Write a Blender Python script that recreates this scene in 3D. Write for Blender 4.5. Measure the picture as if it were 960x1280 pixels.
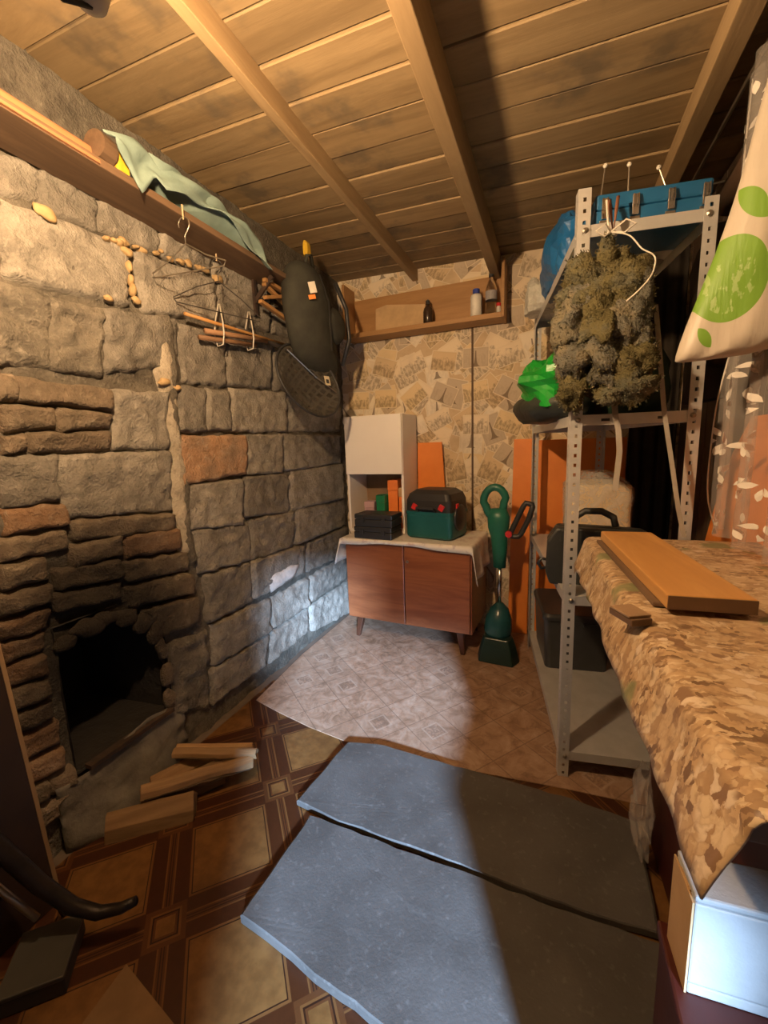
import bpy, bmesh, math, random
from mathutils import Vector, Matrix, noise, Euler

for o in list(bpy.data.objects):
    bpy.data.objects.remove(o, do_unlink=True)
SC = bpy.context.scene
COL = SC.collection
R = math.radians
rnd = random.Random(7)

# ------------------------------------------------------------------ camera
CAM_YAW, CAM_PITCH, CAM_ROLL = 22.36, 9.06, 2.0
cd = bpy.data.cameras.new('camera')
cd.sensor_fit = 'VERTICAL'
cd.sensor_height = 24.0
cd.lens = 24.0 * 513.8 / 1280.0
cd.clip_start = 0.02
cam = bpy.data.objects.new('camera', cd)
COL.objects.link(cam)
cy_, sy_ = math.cos(R(CAM_YAW)), math.sin(R(CAM_YAW))
cp_, sp_ = math.cos(R(CAM_PITCH)), math.sin(R(CAM_PITCH))
fw = Vector((-sy_ * cp_, cy_ * cp_, -sp_))
rt = Vector((cy_, sy_, 0))
dn = fw.cross(rt)
cr_, sr_ = math.cos(R(CAM_ROLL)), math.sin(R(CAM_ROLL))
rt2 = rt * cr_ + dn * sr_
dn2 = -rt * sr_ + dn * cr_
cam.matrix_world = Matrix(((rt2.x, -dn2.x, -fw.x, 0.0), (rt2.y, -dn2.y, -fw.y, 0.0),
                           (rt2.z, -dn2.z, -fw.z, 1.2), (0, 0, 0, 1)))
SC.camera = cam

# ------------------------------------------------------------------ world, daylight, exposure
W = bpy.data.worlds.new('world')
SC.world = W
W.use_nodes = True
W.node_tree.nodes['Background'].inputs[0].default_value = (0.42, 0.62, 1.0, 1)
W.node_tree.nodes['Background'].inputs[1].default_value = 0.05

BULB_POS = Vector((-0.589, 0.464, 1.884))
BULB_STRENGTH = 2250.0
BULB_COLOR = (1.0, 0.65, 0.345, 1)
DAY_POS = Vector((2.85, -5.30, 2.55))
ld = bpy.data.lights.new('daylight', 'AREA')
ld.shape = 'DISK'
ld.size = 0.50
ld.energy = 3500.0
ld.color = (0.45, 0.67, 1.0)
dl = bpy.data.objects.new('daylight', ld)
COL.objects.link(dl)
dl.location = DAY_POS
dl.rotation_euler = (Vector((-0.6, 1.4, 0.1)) - DAY_POS).to_track_quat('-Z', 'Y').to_euler()

SC.view_settings.view_transform = 'Standard'
SC.view_settings.look = 'None'
SC.view_settings.gamma = 1.0
SC.view_settings.exposure = 0.18
SC.view_settings.use_curve_mapping = False


# ------------------------------------------------------------------ mesh helpers
class MB:
    def __init__(self):
        self.v, self.f = [], []

    def add(self, vs, fs):
        b = len(self.v)
        self.v += [Vector(p) for p in vs]
        self.f += [tuple(i + b for i in q) for q in fs]
        return self

    def box(self, lo, hi, rot=None, piv=None):
        x0, y0, z0 = lo
        x1, y1, z1 = hi
        vs = [Vector(p) for p in ((x0, y0, z0), (x1, y0, z0), (x1, y1, z0), (x0, y1, z0),
                                  (x0, y0, z1), (x1, y0, z1), (x1, y1, z1), (x0, y1, z1))]
        if rot is not None:
            m = Euler(rot).to_matrix()
            c = Vector(piv) if piv is not None else sum(vs, Vector()) / 8
            vs = [m @ (p - c) + c for p in vs]
        return self.add(vs, [(0, 3, 2, 1), (4, 5, 6, 7), (0, 1, 5, 4), (1, 2, 6, 5), (2, 3, 7, 6), (3, 0, 4, 7)])

    def beam(self, a, b, w, h, up=(0, 0, 1)):
        a, b = Vector(a), Vector(b)
        d = (b - a).normalized()
        s = d.cross(Vector(up))
        if s.length < 1e-4:
            s = d.cross(Vector((1, 0, 0)))
        s.normalize()
        u = s.cross(d).normalized()
        vs = [p + s * (i * w / 2) + u * (j * h / 2) for p in (a, b) for i, j in ((-1, -1), (1, -1), (1, 1), (-1, 1))]
        return self.add(vs, [(0, 1, 2, 3), (7, 6, 5, 4), (0, 4, 5, 1), (1, 5, 6, 2), (2, 6, 7, 3), (3, 7, 4, 0)])

    def rings(self, rings, closed=True, caps=True):
        n = len(rings[0])
        b = len(self.v)
        for r in rings:
            self.v += [Vector(p) for p in r]
        for i in range(len(rings) - 1):
            for j in range(n if closed else n - 1):
                k = (j + 1) % n
                self.f.append((b + i * n + j, b + i * n + k, b + (i + 1) * n + k, b + (i + 1) * n + j))
        if caps and closed:
            self.f.append(tuple(b + j for j in reversed(range(n))))
            self.f.append(tuple(b + (len(rings) - 1) * n + j for j in range(n)))
        return self

    def tube(self, pts, r, n=8, rs=None, closed=False):
        pts = [Vector(p) for p in pts]
        rings = []
        last = None
        N = len(pts)
        for i, p in enumerate(pts):
            if closed:
                t = pts[(i + 1) % N] - pts[i - 1]
            else:
                t = pts[min(i + 1, N - 1)] - pts[max(i - 1, 0)]
            t.normalize()
            if last is None:
                s = t.cross(Vector((0, 0, 1)))
                if s.length < 0.1:
                    s = t.cross(Vector((1, 0, 0)))
            else:
                s = last - t * last.dot(t)
            s.normalize()
            last = s
            u = t.cross(s)
            rr = rs[i] if rs else r
            rings.append([p + s * math.cos(a) * rr + u * math.sin(a) * rr for a in [2 * math.pi * k / n for k in range(n)]])
        if closed:
            rings.append(rings[0])
            return self.rings(rings, True, False)
        return self.rings(rings)

    def lathe(self, prof, c=(0, 0, 0), n=16, m=None):
        c = Vector(c)
        rings = []
        for r, z in prof:
            ring = []
            for k in range(n):
                a = 2 * math.pi * k / n
                p = Vector((r * math.cos(a), r * math.sin(a), z))
                ring.append((m @ p if m is not None else p) + c)
            rings.append(ring)
        return self.rings(rings)

    def grid(self, fn, nu, nv):
        b = len(self.v)
        for i in range(nu + 1):
            for j in range(nv + 1):
                self.v.append(Vector(fn(i / nu, j / nv)))
        for i in range(nu):
            for j in range(nv):
                a = b + i * (nv + 1) + j
                self.f.append((a, a + nv + 1, a + nv + 2, a + 1))
        return self

    def prism(self, poly, fn, d0, d1):
        """extrude a 2-D outline; fn(a, b, d) -> point"""
        n = len(poly)
        self.add([fn(a, b, d0) for a, b in poly] + [fn(a, b, d1) for a, b in poly],
                 [tuple(reversed(range(n))), tuple(range(n, 2 * n))] +
                 [(i, (i + 1) % n, n + (i + 1) % n, n + i) for i in range(n)])
        return self

    def blob(self, c, r, seed=0, amp=0.3, freq=6.0, nu=20, nv=12, octv=3):
        c = Vector(c)
        rx, ry, rz = r
        b = len(self.v)

        def pt(th, ph):
            d = Vector((math.sin(ph) * math.cos(th), math.sin(ph) * math.sin(th), math.cos(ph)))
            p = Vector((d.x * rx, d.y * ry, d.z * rz))
            q = (c + p) * freq + Vector((seed * 3.1, seed * 1.7, seed))
            k = 1 + amp * noise.fractal(q, 1.0, 2.0, octv)
            return c + p * k
        self.v.append(pt(0, 0))
        for j in range(1, nv):
            for i in range(nu):
                self.v.append(pt(2 * math.pi * i / nu, math.pi * j / nv))
        self.v.append(pt(0, math.pi))
        L = len(self.v) - 1
        for i in range(nu):
            k = (i + 1) % nu
            self.f.append((b, b + 1 + i, b + 1 + k))
            self.f.append((L, L - nu + k, L - nu + i))
            for j in range(nv - 2):
                a = b + 1 + j * nu
                self.f.append((a + i, a + nu + i, a + nu + k, a + k))
        return self

    def center_base(self):
        xs = [p.x for p in self.v]
        ys = [p.y for p in self.v]
        return Vector(((min(xs) + max(xs)) / 2, (min(ys) + max(ys)) / 2, min(p.z for p in self.v)))


ORIGIN = {}


def spline(pts, n=5):
    """smooth curve through the points"""
    P = [Vector(p) for p in pts]
    P = [P[0] * 2 - P[1]] + P + [P[-1] * 2 - P[-2]]
    out = []
    for i in range(1, len(P) - 2):
        a, b, c, d = P[i - 1:i + 3]
        for k in range(n):
            t = k / n
            out.append(.5 * (2 * b + (c - a) * t + (2 * a - 5 * b + 4 * c - d) * t * t + (3 * b - a - 3 * c + d) * t ** 3))
    return out + [P[-2]]


def obj(name, mb, m, parent=None, bevel=0.0, solid=0.0, smooth=False, local=False, sub=0, fix=True, seg=2):
    me = bpy.data.meshes.new(name)
    off = Vector()
    if parent is not None and not local:
        off = ORIGIN[parent.name]
    me.from_pydata([tuple(p - off) for p in mb.v], [], mb.f)
    if fix:
        bm = bmesh.new()
        bm.from_mesh(me)
        bmesh.ops.recalc_face_normals(bm, faces=bm.faces)
        bm.to_mesh(me)
        bm.free()
    if smooth:
        me.polygons.foreach_set('use_smooth', [True] * len(me.polygons))
    me.materials.append(m)
    o = bpy.data.objects.new(name, me)
    COL.objects.link(o)
    if parent is not None:
        o.parent = parent
        ORIGIN[o.name] = ORIGIN[parent.name]
    if solid:
        s = o.modifiers.new('thickness', 'SOLIDIFY')
        s.thickness = solid
        s.offset = 0
    if bevel:
        s = o.modifiers.new('edge', 'BEVEL')
        s.width = bevel
        s.segments = seg
        s.limit_method = 'ANGLE'
        s.angle_limit = R(35)
    if sub:
        s = o.modifiers.new('smooth', 'SUBSURF')
        s.levels = s.render_levels = sub
    return o


def tag(o, label, cat, group=None):
    o['label'] = label
    o['category'] = cat
    if group:
        o['group'] = group
    return o


def thing(name, label, cat, loc=(0, 0, 0), rotz=0.0, group=None):
    o = bpy.data.objects.new(name, None)
    o.empty_display_size = 0.05
    COL.objects.link(o)
    o.location = loc
    o.rotation_euler = (0, 0, rotz)
    ORIGIN[o.name] = Vector(loc)
    return tag(o, label, cat, group)


def solo(name, mb, m, label, cat, group=None, **kw):
    c = mb.center_base()
    mb.v = [p - c for p in mb.v]
    o = obj(name, mb, m, None, **kw)
    o.location = c
    ORIGIN[o.name] = c
    return tag(o, label, cat, group)


def struct(name, mb, m, **kw):
    o = obj(name, mb, m, None, **kw)
    ORIGIN[o.name] = Vector()
    o['kind'] = 'structure'
    return o


# ------------------------------------------------------------------ material helpers
class NT:
    def __init__(self, name):
        self.m = bpy.data.materials.new(name)
        self.m.use_nodes = True
        self.t = self.m.node_tree
        self.b = self.t.nodes['Principled BSDF']
        self.out = self.t.nodes['Material Output']

    def n(self, typ, **kw):
        nd = self.t.nodes.new(typ)
        for k, v in kw.items():
            setattr(nd, k, v)
        return nd

    def link(self, a, b):
        self.t.links.new(a, b)

    def put(self, sock, v):
        if hasattr(v, 'is_output'):
            self.link(v, sock)
        elif v is not None:
            sock.default_value = v

    def math(self, op, a, b=None, c=None, clamp=False):
        nd = self.n('ShaderNodeMath', operation=op, use_clamp=clamp)
        for i, v in enumerate((a, b, c)):
            self.put(nd.inputs[i], v)
        return nd.outputs[0]

    def vmath(self, op, a, b=None, scale=None):
        nd = self.n('ShaderNodeVectorMath', operation=op)
        self.put(nd.inputs[0], a)
        if b is not None:
            self.put(nd.inputs[1], b)
        if scale is not None:
            self.put(nd.inputs['Scale'], scale)
        return nd.outputs[1] if op in ('LENGTH', 'DISTANCE', 'DOT_PRODUCT') else nd.outputs[0]

    def mix(self, fac, a, b, blend='MIX'):
        nd = self.n('ShaderNodeMix', data_type='RGBA', blend_type=blend)
        self.put(nd.inputs[0], fac)
        self.put(nd.inputs[6], c4(a))
        self.put(nd.inputs[7], c4(b))
        return nd.outputs[2]

    def coord(self, kind='Object', scale=None, rot=None, loc=None):
        tc = self.n('ShaderNodeTexCoord')
        o = tc.outputs[kind]
        if scale or rot or loc:
            mp = self.n('ShaderNodeMapping')
            self.link(o, mp.inputs[0])
            if loc:
                mp.inputs[1].default_value = loc
            if rot:
                mp.inputs[2].default_value = rot
            if scale:
                mp.inputs[3].default_value = scale if not isinstance(scale, (int, float)) else (scale,) * 3
            o = mp.outputs[0]
        return o

    def noise(self, vec, scale=5.0, detail=4.0, rough=0.55, dist=0.0):
        nd = self.n('ShaderNodeTexNoise')
        self.link(vec, nd.inputs['Vector'])
        nd.inputs['Scale'].default_value = scale
        nd.inputs['Detail'].default_value = detail
        nd.inputs['Roughness'].default_value = rough
        nd.inputs['Distortion'].default_value = dist
        return nd.outputs[0]

    def ramp(self, fac, stops, interp='LINEAR'):
        nd = self.n('ShaderNodeValToRGB')
        self.put(nd.inputs[0], fac)
        cr = nd.color_ramp
        cr.interpolation = interp
        while len(cr.elements) < len(stops):
            cr.elements.new(0.5)
        for e, (p, c) in zip(cr.elements, stops):
            e.position = p
            e.color = c4(c)
        return nd.outputs[0]

    def smooth(self, x, a, b):
        nd = self.n('ShaderNodeMapRange', interpolation_type='SMOOTHSTEP')
        self.put(nd.inputs[0], x)
        nd.inputs[1].default_value = a
        nd.inputs[2].default_value = b
        return nd.outputs[0]

    def sep(self, vec):
        nd = self.n('ShaderNodeSeparateXYZ')
        self.link(vec, nd.inputs[0])
        return nd.outputs

    def comb(self, x, y, z=0.0):
        nd = self.n('ShaderNodeCombineXYZ')
        for i, v in enumerate((x, y, z)):
            self.put(nd.inputs[i], v)
        return nd.outputs[0]

    def random(self):
        return self.n('ShaderNodeObjectInfo').outputs['Random']

    def bump(self, h, strength=0.5, dist=0.005):
        nd = self.n('ShaderNodeBump')
        self.link(h, nd.inputs['Height'])
        nd.inputs['Strength'].default_value = strength
        nd.inputs['Distance'].default_value = dist
        self.link(nd.outputs[0], self.b.inputs['Normal'])

    def done(self, color, rough=0.7, metal=0.0, spec=None):
        self.put(self.b.inputs['Base Color'], c4(color))
        self.put(self.b.inputs['Roughness'], rough)
        self.b.inputs['Metallic'].default_value = metal
        if spec is not None:
            self.b.inputs['Specular IOR Level'].default_value = spec
        return self.m


def c4(c):
    if hasattr(c, 'is_output') or c is None:
        return c
    return tuple(c) + ((1.0,) if len(c) == 3 else ())


def plain(name, a, b=None, scale=8.0, rough=0.6, bump=0.15, bscale=40.0, metal=0.0, dist=0.003, stretch=None, spec=None):
    t = NT(name)
    co = t.coord('Object', stretch)
    b = b or tuple(x * 0.75 for x in a)
    n1 = t.noise(co, scale, 5, 0.6)
    col = t.mix(t.smooth(n1, 0.3, 0.7), a, b)
    t.bump(t.noise(co, bscale, 3), bump, dist)
    return t.done(col, rough, metal, spec)


def wood(name, a, b, axis='X', scale=14.0, rough=0.65, bump=0.3, vary=0.25, stain=None):
    t = NT(name)
    st = {'X': (0.12, 1, 1), 'Y': (1, 0.12, 1), 'Z': (1, 1, 0.12)}[axis]
    rv = t.random()
    tc = t.coord('Object')
    off = t.vmath('ADD', tc, t.comb(t.math('MULTIPLY', rv, 17.0), t.math('MULTIPLY', rv, 31.0), t.math('MULTIPLY', rv, 7.0)))
    co = t.vmath('MULTIPLY', off, st)
    g = t.noise(co, scale, 6, 0.65, 1.2)
    fine = t.noise(co, scale * 7, 3, 0.6)
    col = t.mix(t.smooth(g, 0.32, 0.68), a, b)
    col = t.mix(t.math('MULTIPLY', fine, 0.35), col, tuple(x * 0.45 for x in b))
    if stain:
        s = t.smooth(t.noise(t.coord('Object'), stain[1], 4, 0.6), 0.5, 0.68)
        col = t.mix(t.math('MULTIPLY', s, stain[2]), col, stain[0])
    v = t.math('ADD', t.math('MULTIPLY', t.math('SUBTRACT', rv, 0.5), vary * 2), 1.0)
    col = t.vmath('SCALE', col, scale=v)
    t.bump(t.math('ADD', g, t.math('MULTIPLY', fine, 0.5)), bump, 0.003)
    return t.done(col, rough)


def cloth_mat(name, a, b, rough=0.85, scale=12.0, weave=500.0):
    t = NT(name)
    co = t.coord('Object')
    col = t.mix(t.smooth(t.noise(co, scale, 4), 0.3, 0.7), a, b)
    t.bump(t.math('ADD', t.noise(co, weave, 2), t.math('MULTIPLY', t.noise(co, 25, 4), 2.0)), 0.35, 0.003)
    return t.done(col, rough, 0, 0.25)


def film(name, col, alpha=0.35, rough=0.25):
    t = NT(name)
    co = t.coord('Object')
    n = t.noise(co, 30, 4, 0.6, 1.0)
    t.bump(n, 0.8, 0.01)
    t.done(col, rough)
    t.link(t.math('ADD', alpha * 0.5, t.math('MULTIPLY', n, alpha)), t.b.inputs['Alpha'])
    return t.m


def glass_mat(name, col=(0.9, 0.95, 0.95), rough=0.05):
    t = NT(name)
    t.done(col, rough)
    t.b.inputs['Transmission Weight'].default_value = 1.0
    t.b.inputs['IOR'].default_value = 1.3
    return t.m

# ================================================================== THE ROOM
XL, XR, XO, YB, YF = -1.36, 0.62, 1.30, 2.65, -0.90
DOOR_Y1 = 0.28
DOOR_X0, DOOR_X1 = 0.225, 0.935


def zc(x):
    return 2.25 - 0.037 * x


# --- old masonry material (soot above the hearth is a real stain on the wall)
def masonry(name, a, b, c, soot=True, bump=0.7):
    t = NT(name)
    co = t.coord('Object')
    rv = t.random()
    n1 = t.noise(co, 9, 6, 0.62)
    n2 = t.noise(co, 38, 5, 0.65)
    col = t.mix(t.smooth(n1, 0.34, 0.66), a, b)
    col = t.mix(t.math('MULTIPLY', t.smooth(n2, 0.52, 0.75), 0.6), col, c)
    col = t.mix(t.math('MULTIPLY', t.smooth(n2, 0.48, 0.25), 0.6), col, tuple(x * 0.35 for x in a))
    v = t.math('ADD', t.math('MULTIPLY', t.math('SUBTRACT', rv, 0.5), 0.45), 1.0)
    col = t.vmath('SCALE', col, scale=v)
    if soot:
        s = t.sep(co)
        dy = t.math('DIVIDE', t.math('SUBTRACT', s[1], 0.84), 0.34)
        dz = t.math('DIVIDE', t.math('SUBTRACT', s[2], 0.62), 0.42)
        d = t.math('SQRT', t.math('ADD', t.math('MULTIPLY', dy, dy), t.math('MULTIPLY', dz, dz)))
        d = t.math('ADD', d, t.math('MULTIPLY', t.math('SUBTRACT', n1, 0.5), 0.9))
        k = t.smooth(d, 1.35, 0.35)
        col = t.mix(t.math('MULTIPLY', k, 0.93), col, (0.012, 0.010, 0.008))
    t.bump(t.math('ADD', t.math('MULTIPLY', n2, 0.8), t.math('ADD', t.noise(co, 120, 4), n1)), bump, 0.012)
    return t.done(col, 0.92, 0, 0.2)


M_mortar = masonry('mortar', (0.19, 0.168, 0.135), (0.11, 0.098, 0.08), (0.31, 0.28, 0.23))
M_stone = masonry('grey_stone', (0.29, 0.265, 0.225), (0.185, 0.168, 0.142), (0.40, 0.37, 0.315))
M_brick = masonry('old_brick', (0.23, 0.175, 0.125), (0.155, 0.125, 0.09), (0.34, 0.28, 0.21))
M_obrick = masonry('orange_brick', (0.34, 0.20, 0.115), (0.24, 0.165, 0.11), (0.40, 0.33, 0.25))
M_foam = plain('mounting_foam', (0.50, 0.345, 0.17), (0.36, 0.24, 0.11), 20, 0.7, 0.5, 90)
M_soot = plain('soot', (0.012, 0.010, 0.009), (0.02, 0.017, 0.014), 10, 0.95, 0.6, 40, dist=0.01)


def in_hearth(y, z):
    top = 0.66 - 2.2 * max(0.0, y - 0.90) ** 1.4 - 0.8 * max(0.0, 0.74 - y)
    return 0.70 < y < 1.03 and 0.22 < z < top


def wall_x(y, z):
    n = noise.fractal(Vector((y * 7, z * 9, 3.1)), 1.0, 2.0, 4)
    n2 = noise.fractal(Vector((y * 30, z * 34, 8.2)), 1.0, 2.0, 3)
    ridge = 0.030 * math.exp(-((y - 1.215 - 0.02 * noise.noise(Vector((z * 4, 1, 2)))) / 0.022) ** 2) * (1 if 0.75 < z < 1.72 else 0.25)
    return XL - 0.012 + 0.013 * n + 0.006 * n2 + ridge


mb = MB()
NY, NZ = 176, 106
y0, y1, z1 = YF, YB, 2.32
for i in range(NY + 1):
    for j in range(NZ + 1):
        y, z = y0 + (y1 - y0) * i / NY, z1 * j / NZ
        mb.v.append(Vector((wall_x(y, z), y, z)))
for i in range(NY):
    for j in range(NZ):
        y, z = y0 + (y1 - y0) * (i + .5) / NY, z1 * (j + .5) / NZ
        if not in_hearth(y, z):
            a = i * (NZ + 1) + j
            mb.f.append((a, a + NZ + 1, a + NZ + 2, a + 1))
wall_left = struct('wall_left', mb, M_mortar, smooth=True, fix=False)
ORIGIN['wall_left'] = Vector()
# the hollow of the hearth
mb = MB().add([(XL + .0, 0.69, .21), (XL + .0, 1.05, .21), (XL + .0, 1.05, .70), (XL + .0, 0.69, .70),
               (-1.80, 0.72, .21), (-1.80, 1.00, .21), (-1.80, 1.00, .66), (-1.80, 0.72, .66)],
              [(0, 4, 5, 1), (1, 5, 6, 2), (2, 6, 7, 3), (3, 7, 4, 0), (4, 7, 6, 5)])
obj('hearth_lining', mb, M_soot, wall_left, fix=False)
M_ash = plain('ash_cement', (0.19, 0.175, 0.145), (0.11, 0.10, 0.085), 9, 0.95, 0.6, 60, dist=0.006)
mb = MB().grid(lambda u, v: (XL + 0.012 + (0.075 * (1 - v) ** 1.6) * math.sin(math.pi * min(1, u * 1.1)) ** .5 + 0.016 * noise.fractal(Vector((u * 6, v * 5, 4)), 1, 2, 3),
                             0.62 + 0.46 * u, 0.0 + (0.225 - .02 * math.sin(u * 7)) * v), 28, 14)
obj('hearth_apron', mb, M_ash, wall_left, smooth=True, solid=0.004)
M_rust = plain('rusty_iron', (0.10, 0.06, 0.04), (0.05, 0.035, 0.03), 20, 0.8, 0.4, 80, metal=0.5)
obj('hearth_lip', MB().beam((-1.345, 0.715, .222), (-1.345, 1.03, .222), 0.03, 0.014), M_rust, wall_left)


def stone(kind, q, k):
    g = {'s': 0.0135, 'r': 0.0135, 'b': 0.0085, 'o': 0.0085}[kind]
    cy, cz = sum(p[0] for p in q) / 4, sum(p[1] for p in q) / 4
    q = [(y + math.copysign(g, y - cy), z + math.copysign(g, z - cz)) for y, z in q]
    (ya, za), (yb, zb), (yc, zc_), (yd, zd) = q
    Wd = (abs(yb - ya) + abs(yc - yd)) / 2
    Hd = (abs(za - zd) + abs(zb - zc_)) / 2
    nu = max(7, min(30, int(Wd / 0.013)))
    nv = max(6, min(18, int(Hd / 0.011)))
    dep = {'s': 0.010, 'b': 0.016, 'o': 0.014, 'r': 0.007}[kind] * (0.75 + 0.5 * rnd.random())
    rough = {'s': 0.012, 'b': 0.011, 'o': 0.008, 'r': 0.018}[kind]
    rad = 0.008
    tiltu, tiltv = rnd.uniform(-.008, .008), rnd.uniform(-.006, .006)

    def fn(u, v):
        t = (ya * (1 - u) + yb * u) * (1 - v) + (yd * (1 - u) + yc * u) * v
        z = (za * (1 - u) + zb * u) * (1 - v) + (zd * (1 - u) + zc_ * u) * v
        j = Vector((t * 22, z * 22, k * 1.3))
        t += 0.010 * noise.noise(j) + 0.008 * noise.noise(j * .4)
        z += 0.009 * noise.noise(j + Vector((9, 4, 2)))
        e = min(u * Wd, (1 - u) * Wd, v * Hd, (1 - v) * Hd) / rad
        e = max(0.0, min(1.0, e))
        prof = math.sqrt(max(0.0, 1 - (1 - e) ** 2))
        h = dep + tiltu * (u - .5) * 2 + tiltv * (v - .5) * 2 + rough * noise.fractal(Vector((t * 19, z * 24, k * 2.7)), 0.9, 2.0, 5)
        return (XL - 0.020 + (0.020 + h) * prof, t, z)
    mb = MB().grid(fn, nu, nv)
    nm = 'brick' if kind in 'bo' else 'stone_block'
    o = obj(nm, mb, {'s': M_stone, 'b': M_brick, 'o': M_obrick, 'r': M_mortar}[kind], wall_left, smooth=True, fix=False)
    # faces must look into the room (+X)
    me = o.data
    if me.polygons[len(me.polygons) // 2].normal.x < 0:
        me.flip_normals()
    return o


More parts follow.
